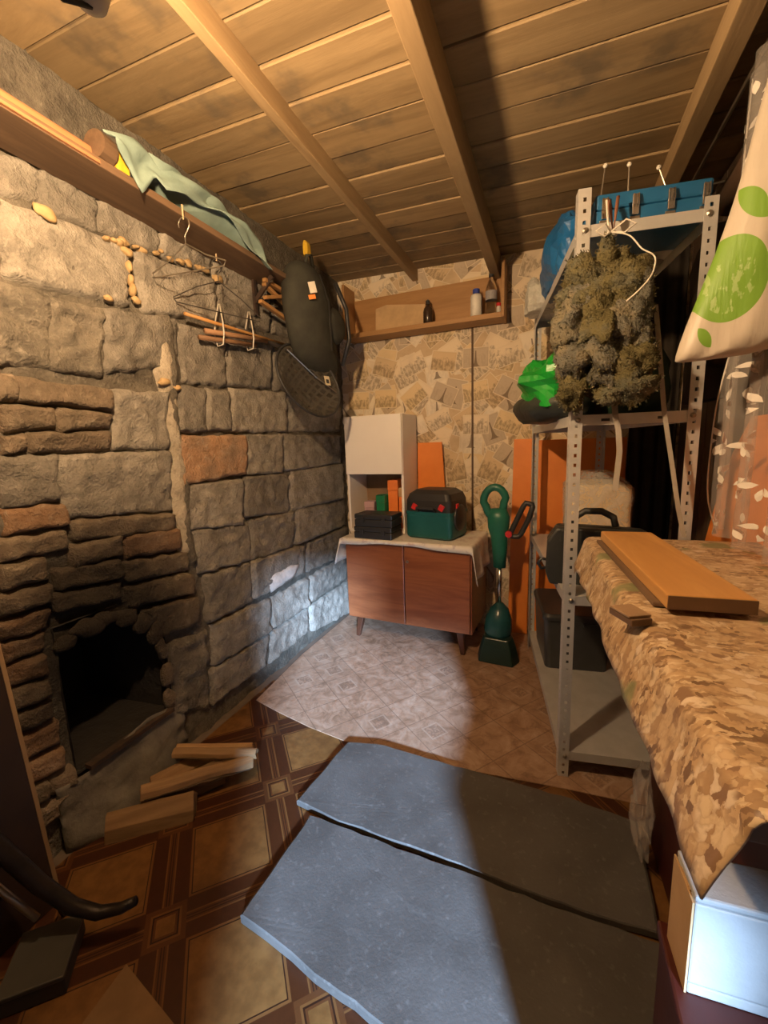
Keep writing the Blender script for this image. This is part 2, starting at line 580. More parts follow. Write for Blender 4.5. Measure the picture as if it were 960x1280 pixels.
STONES = [
('s',(0.754,1.990),(0.839,1.999),(0.828,1.925),(0.738,1.885)),
('s',(0.851,1.999),(0.999,2.011),(0.991,1.917),(0.837,1.905)),
('s',(1.014,2.011),(1.220,2.019),(1.209,1.937),(1.000,1.914)),
('s',(1.243,2.016),(1.477,2.023),(1.466,1.941),(1.232,1.935)),
('s',(1.504,2.027),(1.868,2.045),(1.842,1.939),(1.492,1.938)),
('s',(0.745,1.873),(1.085,1.904),(1.069,1.711),(0.722,1.683)),
('s',(1.137,1.899),(1.490,1.921),(1.479,1.770),(1.122,1.705)),
('s',(1.518,1.924),(1.853,1.927),(1.839,1.808),(1.498,1.768)),
('s',(1.886,1.928),(2.366,1.940),(2.354,1.834),(1.871,1.808)),
('r',(0.704,1.655),(0.817,1.657),(0.789,1.462),(0.675,1.456)),
('r',(0.825,1.655),(0.975,1.665),(0.946,1.462),(0.797,1.459)),
('s',(0.991,1.665),(1.265,1.709),(1.244,1.552),(0.963,1.470)),
('s',(1.293,1.693),(1.519,1.713),(1.491,1.498),(1.264,1.477)),
('s',(1.539,1.711),(1.850,1.740),(1.823,1.522),(1.511,1.501)),
('s',(1.876,1.738),(2.558,1.808),(2.532,1.572),(1.849,1.517)),
('s',(1.250,1.457),(1.376,1.458),(1.353,1.293),(1.227,1.290)),
('s',(1.393,1.460),(1.517,1.466),(1.495,1.303),(1.372,1.300)),
('s',(1.538,1.476),(1.960,1.504),(1.936,1.306),(1.515,1.296)),
('s',(1.989,1.499),(2.573,1.534),(2.550,1.319),(1.966,1.306)),
('o',(1.213,1.268),(1.592,1.272),(1.569,1.095),(1.202,1.078)),
('s',(1.608,1.272),(1.888,1.275),(1.865,1.082),(1.586,1.094)),
('s',(1.917,1.275),(2.557,1.281),(2.538,1.102),(1.895,1.089)),
('s',(1.215,1.064),(1.538,1.067),(1.511,0.861),(1.209,0.902)),
('s',(1.572,1.076),(1.922,1.069),(1.897,0.857),(1.549,0.893)),
('s',(1.954,1.076),(2.572,1.089),(2.547,0.855),(1.928,0.861)),
('s',(1.251,0.877),(1.566,0.851),(1.555,0.674),(1.241,0.708)),
('s',(1.591,0.866),(1.942,0.850),(1.919,0.659),(1.566,0.671)),
('s',(1.975,0.854),(2.594,0.837),(2.575,0.661),(1.952,0.660)),
('s',(1.268,0.682),(1.553,0.658),(1.540,0.465),(1.272,0.478)),
('s',(1.577,0.659),(2.032,0.632),(2.013,0.474),(1.553,0.477)),
('s',(2.067,0.633),(2.572,0.632),(2.553,0.459),(2.048,0.468)),
('s',(1.287,0.450),(1.673,0.424),(1.666,0.258),(1.273,0.276)),
('s',(1.700,0.423),(2.042,0.420),(2.024,0.268),(1.693,0.259)),
('s',(2.078,0.418),(2.575,0.430),(2.558,0.266),(2.061,0.270)),
('s',(1.252,0.257),(1.649,0.234),(1.593,0.104),(1.232,0.108)),
('s',(1.676,0.235),(2.039,0.237),(2.004,0.096),(1.632,0.093)),
('s',(2.075,0.233),(2.579,0.223),(2.556,0.003),(2.058,0.082)),
('r',(1.066,0.467),(1.249,0.444),(1.203,0.096),(1.044,0.194)),
('b',(0.669,1.415),(0.700,1.423),(0.691,1.363),(0.661,1.361)),
('b',(0.705,1.420),(0.966,1.414),(0.957,1.352),(0.696,1.360)),
('b',(0.659,1.348),(0.789,1.345),(0.781,1.289),(0.648,1.273)),
('b',(0.806,1.344),(0.961,1.341),(0.949,1.294),(0.797,1.280)),
('b',(0.646,1.262),(0.704,1.263),(0.700,1.230),(0.639,1.214)),
('b',(0.717,1.270),(0.947,1.278),(0.939,1.221),(0.709,1.217)),
('s',(0.981,1.405),(1.183,1.426),(1.155,1.223),(0.956,1.226)),
('s',(0.637,1.200),(0.777,1.205),(0.759,1.083),(0.619,1.075)),
('s',(0.789,1.200),(1.167,1.204),(1.144,0.984),(0.769,1.026)),
('o',(0.620,1.062),(0.779,1.068),(0.774,1.001),(0.615,1.002)),
('b',(0.784,1.011),(1.146,0.971),(1.156,0.906),(0.780,0.947)),
('b',(0.606,0.987),(0.763,0.985),(0.759,0.929),(0.597,0.932)),
('b',(0.768,0.930),(0.931,0.929),(0.921,0.864),(0.763,0.865)),
('o',(0.945,0.926),(1.163,0.905),(1.168,0.829),(0.942,0.847)),
('b',(0.595,0.919),(0.710,0.917),(0.701,0.854),(0.586,0.855)),
('b',(0.716,0.874),(0.919,0.848),(0.911,0.788),(0.711,0.811)),
('b',(0.935,0.835),(1.189,0.807),(1.194,0.732),(0.930,0.764)),
('b',(0.584,0.840),(0.698,0.836),(0.690,0.784),(0.576,0.787)),
('b',(0.706,0.803),(0.909,0.777),(0.901,0.717),(0.706,0.746)),
('b',(0.923,0.752),(1.200,0.717),(1.198,0.635),(0.924,0.673)),
('b',(0.965,0.645),(1.207,0.611),(1.204,0.500),(1.047,0.512)),
('o',(0.573,0.765),(0.687,0.761),(0.679,0.709),(0.567,0.723)),
('o',(0.565,0.710),(0.670,0.699),(0.666,0.646),(0.557,0.658)),
('o',(0.556,0.650),(0.664,0.632),(0.660,0.578),(0.547,0.590)),
('b',(0.552,0.577),(0.659,0.566),(0.657,0.508),(0.547,0.516)),
('b',(0.552,0.503),(0.656,0.493),(0.654,0.434),(0.549,0.449)),
('o',(0.553,0.434),(0.666,0.412),(0.661,0.346),(0.550,0.367)),
('o',(0.552,0.353),(0.668,0.330),(0.669,0.274),(0.550,0.289)),
('b',(0.555,0.271),(0.606,0.259),(0.602,0.206),(0.554,0.213)),
('b',(0.614,0.260),(0.675,0.255),(0.675,0.202),(0.611,0.209)),
('b',(0.560,0.194),(0.675,0.186),(0.675,0.122),(0.559,0.134)),
]
for k, (kind, *q) in enumerate(STONES):
    stone(kind, q, k)
# courses that carry on past the left edge of the picture
for j in range(17):
    z = 0.14 + j * 0.078
    y = 0.50 - 0.05 * (j % 2)
    while y > -0.1:
        stone('b', [(y - .20, z + .062), (y, z + .062), (y, z), (y - .20, z)], 100 + j)
        y -= 0.225
for j in range(4):
    z = 1.46 + j * 0.21
    y = 0.66
    while y > -0.1:
        stone('s', [(y - .30, z + .185), (y, z + .185), (y, z), (y - .30, z)], 200 + j)
        y -= 0.33
FOAM = [(0.829, 1.882, 0.023, 0.023), (1.012, 1.889, 0.010, 0.009), (1.033, 1.893, 0.010, 0.009), (1.053, 1.896, 0.012, 0.011), (1.076, 1.906, 0.015, 0.013), (1.078, 1.877, 0.015, 0.013), (1.111, 1.905, 0.011, 0.009), (1.141, 1.907, 0.014, 0.011), (1.197, 1.918, 0.015, 0.012), (1.222, 1.933, 0.013, 0.010), (1.259, 1.922, 0.016, 0.012), (1.303, 1.931, 0.020, 0.015), (1.342, 1.936, 0.017, 0.013), (1.395, 1.940, 0.018, 0.013), (1.429, 1.943, 0.019, 0.013), (1.494, 1.931, 0.031, 0.021), (1.082, 1.826, 0.008, 0.022), (1.083, 1.789, 0.008, 0.022), (1.084, 1.759, 0.008, 0.022), (1.089, 1.727, 0.015, 0.014), (0.990, 1.703, 0.014, 0.011), (1.171, 1.463, 0.023, 0.018), (1.219, 1.449, 0.016, 0.013)]
for k, (y, z, a, b) in enumerate(FOAM):
    obj('foam_bead', MB().blob((XL + .012, y, z), (0.012, a * 1.1, b * .8), k, 0.75, 34, 16, 10), M_foam, wall_left, smooth=True)
# dark ragged stones that frame the hearth mouth
for k, (y, z, a, b) in enumerate(((.712, .645, .035, .022), (.775, .662, .045, .022), (.845, .668, .045, .020),
                                  (.915, .650, .040, .024), (.968, .605, .035, .028), (1.005, .545, .030, .035), (1.030, .46, .022, .05), (1.035, .36, .020, .055), (1.030, .27, .022, .045))):
    obj('frame_stone', MB().blob((XL + .004, y, z), (0.014, a * 1.15, b * 1.25), k + 40, 0.7, 11, 18, 14), M_brick, wall_left, smooth=True)
M_ridge = masonry('pale_plaster', (0.40, 0.35, 0.275), (0.30, 0.26, 0.20), (0.50, 0.45, 0.36), soot=False)


def ridge_f(u, v):
    z = .70 + 1.0 * u
    y = 1.195 + .03 * noise.noise(Vector((z * 3, 2, 1))) + (v - .5) * (.075 + .03 * noise.noise(Vector((z * 9, v, 5)))) + .02 * (z - 1.1)
    e = math.sin(math.pi * v) ** .7 * min(1, 8 * u, 8 * (1 - u))
    return (XL - .016 + .030 * e + .010 * noise.fractal(Vector((y * 25, z * 25, 3)), 1, 2, 3) * e, y, z)


obj('plaster_ridge', MB().grid(ridge_f, 60, 8), M_ridge, wall_left, smooth=True)
M_white_plaster = plain('white_plaster', (0.72, 0.66, 0.60), (0.55, 0.50, 0.45), 25, 0.9, 0.6, 80, dist=0.006)
mb = MB().blob((XL + .012, 1.78, 0.515), (0.014, 0.14, 0.045), 5, 0.45, 14, 20, 10)
for p in mb.v:
    p.z += (p.y - 1.78) * 0.06
obj('plaster_patch', mb, M_white_plaster, wall_left, smooth=True)


# --- back wall, papered with sepia travel postcards
def wallpaper():
    t = NT('postcard_wallpaper')
    s = t.sep(t.coord('Object'))
    uv = t.comb(s[0], s[2], 0.0)
    col = t.mix(t.noise(uv, 30, 3), (0.68, 0.53, 0.35), (0.54, 0.40, 0.24))
    for k, (cell, ox, oy, ax, ay) in enumerate(((0.20, 0.0, 0.0, .44, .34), (0.22, .37, .21, .34, .43), (0.18, .71, .56, .42, .31),
                                                (0.23, .13, .83, .30, .40), (0.20, .55, .12, .40, .30))):
        p = t.vmath('ADD', t.vmath('SCALE', uv, scale=1.0 / cell), (ox + k * 11.3, oy + k * 7.7, 0))
        idv = t.vmath('FLOOR', p)
        f = t.vmath('SUBTRACT', t.vmath('SUBTRACT', p, idv), (0.5, 0.5, 0))
        wn = t.n('ShaderNodeTexWhiteNoise', noise_dimensions='3D')
        t.link(t.vmath('ADD', idv, (k * 3.3, k * 5.1, 0.5)), wn.inputs['Vector'])
        rs = t.sep(wn.outputs['Color'])
        ang = t.math('MULTIPLY', t.math('SUBTRACT', rs[0], 0.5), 1.5)
        rot = t.n('ShaderNodeVectorRotate', rotation_type='Z_AXIS')
        t.link(f, rot.inputs['Vector'])
        t.link(ang, rot.inputs['Angle'])
        q = t.sep(rot.outputs[0])
        aq, bq = t.math('ABSOLUTE', q[0]), t.math('ABSOLUTE', q[1])
        ex, ey = t.math('SUBTRACT', ax, aq), t.math('SUBTRACT', ay, bq)
        edge = t.math('MINIMUM', ex, ey)
        inside = t.math('GREATER_THAN', edge, 0.0)
        inside = t.math('MULTIPLY', inside, t.math('GREATER_THAN', rs[2], 0.18 if k else 0.0))
        line = t.math('LESS_THAN', edge, 0.022)
        shade = t.smooth(edge, 0.0, 0.07)
        lp = t.vmath('ADD', rot.outputs[0], t.vmath('SCALE', idv, scale=3.7))
        base = t.ramp(rs[1], [(0.0, (0.80, 0.68, 0.50)), (0.3, (0.68, 0.52, 0.32)), (0.5, (0.76, 0.60, 0.36)),
                              (0.7, (0.56, 0.46, 0.34)), (0.85, (0.82, 0.73, 0.58))], 'CONSTANT')
        # a sketchy building: horizontal bands and verticals broken up by noise, in the lower half of the card
        n1 = t.noise(lp, 5.5, 5, 0.7, 0.6)
        horizon = t.smooth(t.math('ADD', q[1], t.math('MULTIPLY', t.math('SUBTRACT', n1, 0.5), 0.9)), 0.12, -0.02)
        cols = t.smooth(t.noise(t.vmath('MULTIPLY', lp, (3.0, 1.2, 1)), 5.0, 3, .6), .40, .60)
        ink = t.math('MULTIPLY', horizon, t.math('ADD', 0.16, t.math('MULTIPLY', cols, 0.42)))
        # a lattice tower on some of the cards
        h = t.math('ADD', q[1], 0.26)
        tw = t.math('DIVIDE', 0.0075, t.math('ADD', t.math('MAXIMUM', h, 0.0), 0.055))
        tower = t.math('MULTIPLY', t.math('LESS_THAN', aq, tw), t.math('MULTIPLY', t.math('GREATER_THAN', h, 0.0), t.math('LESS_THAN', h, 0.46)))
        tower = t.math('MULTIPLY', tower, t.math('GREATER_THAN', rs[1], 0.66))
        ink = t.math('MAXIMUM', t.math('MULTIPLY', ink, t.math('SUBTRACT', 1.0, t.math('MULTIPLY', t.math('GREATER_THAN', rs[1], 0.66), 0.75))),
                     t.math('MULTIPLY', tower, 0.75))
        cc = t.mix(ink, base, (0.13, 0.085, 0.05))
        cc = t.mix(t.math('MULTIPLY', line, 0.8), cc, (0.86, 0.74, 0.54))
        cc = t.mix(t.math('MULTIPLY', t.math('SUBTRACT', 1.0, shade), 0.12), cc, (0.2, 0.13, 0.07))
        col = t.mix(inside, col, cc)
    col = t.mix(t.math('MULTIPLY', t.smooth(t.noise(uv, 3.0, 3), 0.5, 0.7), 0.25), col, (0.25, 0.17, 0.10))
    t.bump(t.noise(uv, 9, 2), 0.25, 0.01)
    return t.done(col, 0.75, 0, 0.3)


wall_back = struct('wall_back', MB().box((XL - .05, YB, 0), (XR + .1, YB + .1, 2.36)), wallpaper())
M_seam = plain('seam_brown', (0.13, 0.08, 0.05), rough=0.8)
obj('paper_seam', MB().box((-0.475, YB - .004, 0.60), (-0.463, YB + .002, 1.90)), M_seam, wall_back)

# --- right wall (planks) with the doorway behind the photographer, and the wall at his back
M_dark = wood('dark_boards', (0.10, 0.062, 0.035), (0.055, 0.034, 0.02), 'Z', 10)
mb = MB().box((XR, DOOR_Y1, 0), (XR + .1, YB, 2.36))
mb.box((XR + .1, DOOR_Y1, 0), (XO, DOOR_Y1 + .1, 2.36))
mb.box((XO, YF - .1, 0), (XO + .1, DOOR_Y1 + .1, 2.36))
wall_right = struct('wall_right', mb, M_dark)
y = 0.34
while y < YB - .1:
    obj('plank', MB().box((XR - .018 - .004 * rnd.random(), y, 0.0), (XR + .002, y + .125, 2.22)), M_dark, wall_right, bevel=.003)
    y += .131
# wall behind the photographer with a doorway; added unseen leaf and cloth limit daylight
mb = MB().box((XL - .05, YF - .1, 0), (DOOR_X0, YF, 2.36))
mb.box((DOOR_X1, YF - .1, 0), (XO + .1, YF, 2.36))
mb.box((DOOR_X0, YF - .1, 1.95), (DOOR_X1, YF, 2.36))
wall_front = struct('wall_front', mb, M_mortar)
daylight_block_leaf = struct('daylight_block_leaf', MB().box((DOOR_X0 + .002, YF - .07, 1.30), (DOOR_X1 - .002, YF - .03, 1.948)), M_dark, bevel=.003)  # added unseen leaf, keeps daylight off the bench top and upper wall
M_block_cloth = cloth_mat('block_cloth', (0.06, 0.045, 0.03), (0.04, 0.03, 0.02))
obj('daylight_block_cloth', MB().box((.57, YF - .0295, 1.09), (DOOR_X1 - .003, YF - .014, 1.36)), M_block_cloth, daylight_block_leaf, bevel=.005)  # added unseen cloth, keeps daylight off the dresser
for z in (1.38, 1.80):
    obj('ledge', MB().box((DOOR_X0 + .04, YF - .0295, z), (DOOR_X1 - .04, YF - .012, z + .08)), M_dark, daylight_block_leaf, bevel=.002)

# --- ceiling: sawn boards on three beams
M_board = wood('ceiling_board', (0.37, 0.265, 0.14), (0.255, 0.175, 0.088), 'X', 9, 0.72, 0.35, 0.22, stain=((0.135, 0.105, 0.07), 5.0, 0.75))
M_beam = wood('beam_wood', (0.42, 0.295, 0.155), (0.32, 0.215, 0.11), 'Y', 12, 0.7, 0.3, 0.1)
M_black = plain('void', (0.02, 0.016, 0.012))
mb = MB()
x0, x1 = XL - .05, XO + .1
mb.add([(x0, YF - .1, zc(x0) + .03), (x1, YF - .1, zc(x1) + .03), (x1, YB + .1, zc(x1) + .03), (x0, YB + .1, zc(x0) + .03),
        (x0, YF - .1, zc(x0) + .10), (x1, YF - .1, zc(x1) + .10), (x1, YB + .1, zc(x1) + .10), (x0, YB + .1, zc(x0) + .10)],
       [(0, 3, 2, 1), (4, 5, 6, 7), (0, 1, 5, 4), (1, 2, 6, 5), (2, 3, 7, 6), (3, 0, 4, 7)])
ceiling = struct('ceiling', mb, M_black)
y = 1.14 - 0.1402 * 15
while y < YB:
    ya, yb = y + .003, min(y + .1402 - .002, YB + .05)
    s = rnd.uniform(-.006, .004)
    tl = rnd.uniform(-.003, .003)
    xa, xb = XL - .02, (XR if y > DOOR_Y1 - .1 else XO) + .02
    mb = MB().add([(xa, ya, zc(xa) + s), (xb, ya, zc(xb) + s + tl), (xb, yb, zc(xb) + s + .003), (xa, yb, zc(xa) + s + tl),
                   (xa, ya, zc(xa) + .03), (xb, ya, zc(xb) + .03), (xb, yb, zc(xb) + .03), (xa, yb, zc(xa) + .03)],
                  [(0, 3, 2, 1), (4, 5, 6, 7), (0, 1, 5, 4), (1, 2, 6, 5), (2, 3, 7, 6), (3, 0, 4, 7)])
    obj('plank', mb, M_board, ceiling, bevel=.003, seg=1)
    y += .1402
for xa, xb, d in ((-0.840, -0.806, 0.068), (-0.356, -0.306, 0.125), (0.366, 0.425, 0.070)):
    obj('beam', MB().box((xa, YF, zc((xa + xb) / 2) - d), (xb, YB, zc((xa + xb) / 2) + .004)), M_beam, ceiling, bevel=.003)


# --- floor: bare screed with two sheets of linoleum
def lino_parquet():
    t = NT('parquet_linoleum')
    co = t.coord('Object', None, None, None)
    sub = t.vmath('SUBTRACT', co, (-0.888, 0.585, 0))
    rot = t.n('ShaderNodeVectorRotate', rotation_type='Z_AXIS')
    t.link(sub, rot.inputs['Vector'])
    rot.inputs['Angle'].default_value = R(-44)
    p = t.vmath('SCALE', rot.outputs[0], scale=1 / 0.328)
    s = t.sep(t.vmath('SUBTRACT', t.vmath('FRACTION', t.vmath('ADD', p, (0.5, 0.5, 0))), (0.5, 0.5, 0)))
    a, b = t.math('ABSOLUTE', s[0]), t.math('ABSOLUTE', s[1])
    m, M = t.math('MINIMUM', a, b), t.math('MAXIMUM', a, b)
    n = t.noise(co, 40, 4)
    plank = t.mix(t.noise(t.vmath('MULTIPLY', rot.outputs[0], (1, 1, 1)), 60, 4), (0.058, 0.017, 0.005), (0.038, 0.011, 0.003))
    pale = t.mix(t.smooth(t.noise(co, 28, 5), .3, .7), (0.185, 0.088, 0.026), (0.125, 0.056, 0.016))
    cream = (0.14, 0.06, 0.018)
    dark = (0.022, 0.007, 0.003)

    def band(x, c, w):
        return t.math('LESS_THAN', t.math('ABSOLUTE', t.math('SUBTRACT', x, c)), w)
    col = plank
    col = t.mix(band(m, 0.0, 0.032), col, (0.080, 0.027, 0.008))
    col = t.mix(band(m, 0.034, 0.006), col, cream)
    col = t.mix(band(m, 0.010, 0.004), col, dark)
    col = t.mix(t.math('GREATER_THAN', m, 0.185), col, pale)
    col = t.mix(band(m, 0.170, 0.012), col, cream)
    col = t.mix(band(m, 0.180, 0.004), col, dark)
    both = t.math('LESS_THAN', M, 0.155)
    col = t.mix(t.math('MULTIPLY', both, t.math('LESS_THAN', M, 0.150)), col, (0.085, 0.030, 0.009))
    col = t.mix(t.math('MULTIPLY', both, band(M, 0.105, 0.008)), col, cream)
    col = t.mix(t.math('MULTIPLY', both, band(M, 0.090, 0.006)), col, dark)
    col = t.mix(t.math('LESS_THAN', M, 0.068), col, pale)
    col = t.mix(t.math('MULTIPLY', t.smooth(t.noise(co, 5, 4), 0.5, 0.75), 0.4), col, (0.03, 0.013, 0.006))
    t.bump(n, 0.1, 0.002)
    return t.done(col, 0.42, 0, 0.45)


def lino_marble():
    t = NT('marbled_linoleum')
    co = t.coord('Object')
    rot = t.n('ShaderNodeVectorRotate', rotation_type='Z_AXIS')
    t.link(co, rot.inputs['Vector'])
    rot.inputs['Angle'].default_value = R(38)
    p = t.vmath('SCALE', rot.outputs[0], scale=1 / 0.17)
    cell = t.vmath('FLOOR', p)
    wn = t.n('ShaderNodeTexWhiteNoise', noise_dimensions='3D')
    t.link(cell, wn.inputs['Vector'])
    s = t.sep(t.vmath('SUBTRACT', t.vmath('FRACTION', p), (0.5, 0.5, 0)))
    a, b = t.math('ABSOLUTE', s[0]), t.math('ABSOLUTE', s[1])
    M, m = t.math('MAXIMUM', a, b), t.math('MINIMUM', a, b)
    n1 = t.noise(co, 14, 6, 0.7, 0.8)
    col = t.ramp(n1, [(0.3, (0.17, 0.098, 0.058)), (0.5, (0.345, 0.215, 0.14)), (0.68, (0.46, 0.325, 0.235))])
    col = t.mix(t.math('MULTIPLY', wn.outputs['Value'], 0.35), col, (0.26, 0.165, 0.11))
    col = t.mix(t.math('MULTIPLY', t.math('GREATER_THAN', M, 0.487), 0.55), col, (0.13, 0.08, 0.055))
    dec = t.math('GREATER_THAN', wn.outputs['Value'], 0.72)
    fr = t.math('MULTIPLY', dec, t.math('LESS_THAN', t.math('ABSOLUTE', t.math('SUBTRACT', M, 0.22)), 0.02))
    col = t.mix(t.math('MULTIPLY', fr, 0.3), col, (0.50, 0.40, 0.31))
    inn = t.math('MULTIPLY', dec, t.math('LESS_THAN', M, 0.19))
    col = t.mix(t.math('MULTIPLY', t.math('MULTIPLY', inn, t.smooth(t.noise(co, 110, 2), 0.45, 0.55)), 0.55), col, (0.16, 0.10, 0.07))
    t.bump(n1, 0.1, 0.002)
    return t.done(col, 0.38, 0, 0.5)


M_screed = plain('screed', (0.16, 0.12, 0.09), rough=0.9)
floor = struct('floor', MB().box((XL - .5, YF - .1, -0.1), (XO + .1, YB + .1, 0.0)), M_screed)


def sheet(name, poly, z, m, label, th=0.003):
    c = Vector((0, 0, 0))
    mb = MB().prism(poly, lambda a, b, d: (a, b, d), z, z + th)
    o = obj(name, mb, m, None)
    ORIGIN[o.name] = Vector()
    return tag(o, label, 'linoleum')


sheet('linoleum_sheet', [(XL + .03, YF + .01), (XR - .03, YF + .01), (XR - .03, 1.62), (XL + .03, 1.62)], 0.0, lino_parquet(),
      'dark brown parquet-print linoleum with pale squares under the firewood')
sheet('linoleum_sheet', [(-1.30, 1.445), (-1.14, 1.405), (-0.95, 1.365), (-0.73, 1.335), (-0.5, 1.33), (-0.22, 1.36), (0.1, 1.39), (0.6, 1.42),
                         (0.6, YB - .01), (-1.33, YB - .01), (-1.335, 1.9)], 0.003, lino_marble(),
      'pale marbled tile-print linoleum in front of the brown dresser')

# ================================================================== LAMP
M_cord = plain('black_cord', (0.02, 0.02, 0.02), rough=0.5)
M_plastic_black = plain('black_plastic', (0.022, 0.023, 0.024), (0.03, 0.03, 0.032), 10, 0.42, 0.15, 200)
t = NT('lit_bulb')
t.done((1, 0.9, 0.75), 0.3)
t.b.inputs['Emission Color'].default_value = BULB_COLOR
t.b.inputs['Emission Strength'].default_value = BULB_STRENGTH
M_bulb = t.m
bx, by, bz = BULB_POS
lamp = thing('ceiling_lamp', 'lit bulb standing in a pale lampholder at the top edge above the high shelf', 'lamp', (bx, by, bz - .09))
M_ceramic = plain('cream_ceramic', (0.75, 0.68, 0.55), rough=0.35)
cpts = [(bx, by, bz - .088), (bx - .012, by - .03, bz - .10), (bx - .03, by - .07, bz - .08), (bx - .04, by - .09, bz + .02), (bx - .04, by - .09, zc(bx) - .012)]
obj('cord', MB().tube(cpts, 0.0035, 6), M_cord, lamp, smooth=True)
zr = zc(bx - .04)
obj('ceiling_rose', MB().lathe([(.001, zr - .022), (.025, zr - .018), (.032, zr - .004)], (bx - .04, by - .09, 0), 16), M_plastic_black, lamp, smooth=True)
obj('lampholder', MB().lathe([(.008, bz - .090), (.018, bz - .086), (.024, bz - .07), (.026, bz - .047), (.026, bz - .040), (.0145, bz - .039)], (bx, by, 0), 20), M_ceramic, lamp, smooth=True)
prof = [(0.0005, -.030), (.012, -.0275), (.022, -.0205), (.0285, -.0095), (.030, 0), (.0285, .0095), (.023, .021), (.017, .033), (.014, .040)]
obj('bulb', MB().lathe([(r, bz - z) for r, z in prof], (bx, by, 0), 20), M_bulb, lamp, smooth=True)

# ================================================================== common materials
M_metal_grey = plain('grey_shelf_paint', (0.60, 0.60, 0.59), (0.52, 0.52, 0.51), 12, 0.38, 0.08, 120, metal=0.35)
M_chrome = plain('chrome', (0.75, 0.74, 0.72), rough=0.2, metal=1.0, bump=0.02)
M_steel = plain('steel_wire', (0.42, 0.38, 0.32), rough=0.35, metal=0.9)
M_orange = plain('orange_board', (0.85, 0.27, 0.045), (0.78, 0.23, 0.035), 6, 0.5, 0.05, 60)
M_white_lam = plain('cream_laminate', (0.88, 0.83, 0.76), (0.85, 0.80, 0.73), 5, 0.4, 0.03, 60)
M_dresser = wood('red_brown_veneer', (0.35, 0.118, 0.045), (0.22, 0.065, 0.024), 'X', 12, 0.33, 0.08, 0.06)
M_dresser_dark = wood('dark_veneer', (0.10, 0.035, 0.016), (0.06, 0.02, 0.01), 'Z', 12, 0.4, 0.08, 0.06)
M_string = plain('white_string', (0.72, 0.68, 0.60), rough=0.8)
M_rope = plain('tan_cord', (0.55, 0.42, 0.25), rough=0.85)
M_pine = wood('pine_board', (0.66, 0.37, 0.13), (0.50, 0.25, 0.075), 'Y', 9, 0.5, 0.12, 0.05)
M_oldwood = wood('old_shelf_wood', (0.205, 0.125, 0.07), (0.13, 0.078, 0.044), 'Y', 12, 0.7, 0.25, 0.1)

# ================================================================== DRESSER AND WHAT STANDS ON IT
dr = thing('dresser', 'red-brown veneered two-door dresser on dark tapered legs by the papered wall', 'dresser', (-0.785, 2.185, 0), R(-3))
DW, DD = 0.395, 0.395
mb = MB().box((-DW, 0.018, 0.135), (DW, DD, 0.65))
obj('body', mb, M_dresser, dr, bevel=.003, local=True)
for s in (-1, 1):
    d = obj('door', MB().box((-DW + .008 if s < 0 else .003, 0.0, 0.145), (-.003 if s < 0 else DW - .008, 0.017, 0.640)), M_dresser, dr, bevel=.003, local=True)
    if s > 0:
        obj('keyhole', MB().lathe([(.0005, 0), (.009, .0), (.009, .003), (.0005, .004)], (0.022, -0.0005, .535), 12, Euler((R(90), 0, 0)).to_matrix()), M_steel, d, local=True)
for sx in (-1, 1):
    for sy in (0, 1):
        cx, cy = sx * (DW - .075), .05 + sy * (DD - .10)
        rr = [[(cx + sx * .02 * (1 - k) + a * w, cy - (1 - k) * .02 * (1 - 2 * sy) + b * w, .134 * k + .0068) for a, b in ((-1, -1), (1, -1), (1, 1), (-1, 1))]
              for k, w in ((0, .012), (1, .021))]
        obj('leg', MB().rings(rr), M_dresser_dark, dr, bevel=.003, local=True)


def flower_cloth():
    t = NT('pale_oilcloth')
    co = t.coord('Object')
    n = t.noise(co, 16, 4, 0.6)
    col = t.mix(t.smooth(n, .52, .66), (0.78, 0.73, 0.66), (0.66, 0.55, 0.50))
    col = t.mix(t.math('MULTIPLY', t.smooth(t.noise(co, 34, 3), .58, .7), .5), col, (0.45, 0.36, 0.42))
    t.bump(t.noise(co, 20, 3), .2, .005)
    return t.done(col, 0.4)


M_oil = flower_cloth()
dm = Matrix.Translation((-0.785, 2.185, 0)) @ Matrix.Rotation(R(-3), 4, 'Z')


def dcloth(u, v):
    # u: left drop .. top .. right drop ; v: front to back
    y = -0.018 + 0.41 * max(0, v - .07) / .93
    zf = 0.0
    if v < .07:
        y = -0.020 - 0.004 * math.sin(u * 30)
        zf = -(0.030 + 0.010 * math.sin(u * 9 + .5)) * (1 - v / .07)
    if u < 0.14:
        k = 1 - u / 0.14
        drop = 0.17 * k * (1.0 - .35 * v)
        x = -DW - .022 - .020 * k - 0.012 * math.sin(v * 14) * k
        if v < .07:
            x -= 0.012 * k
        return dm @ Vector((x, y - 0.012 * k, 0.6545 - drop + zf * (1 - k)))
    if u > 0.86:
        k = (u - .86) / .14
        drop = 0.22 * k * (1.0 - .25 * v)
        x = DW + .010 + .018 * k + 0.012 * math.sin(v * 16 + 1) * k
        return dm @ Vector((x, y, 0.6545 - drop + zf * (1 - k)))
    x = -DW - .020 + (u - .14) / .72 * (2 * DW + .030)
    return dm @ Vector((x, y, 0.6545 + zf))


solo('oilcloth', MB().grid(dcloth, 60, 28), M_oil, 'pale flowered oilcloth spread over the dresser with drooping ends', 'tablecloth', solid=.002, smooth=True)

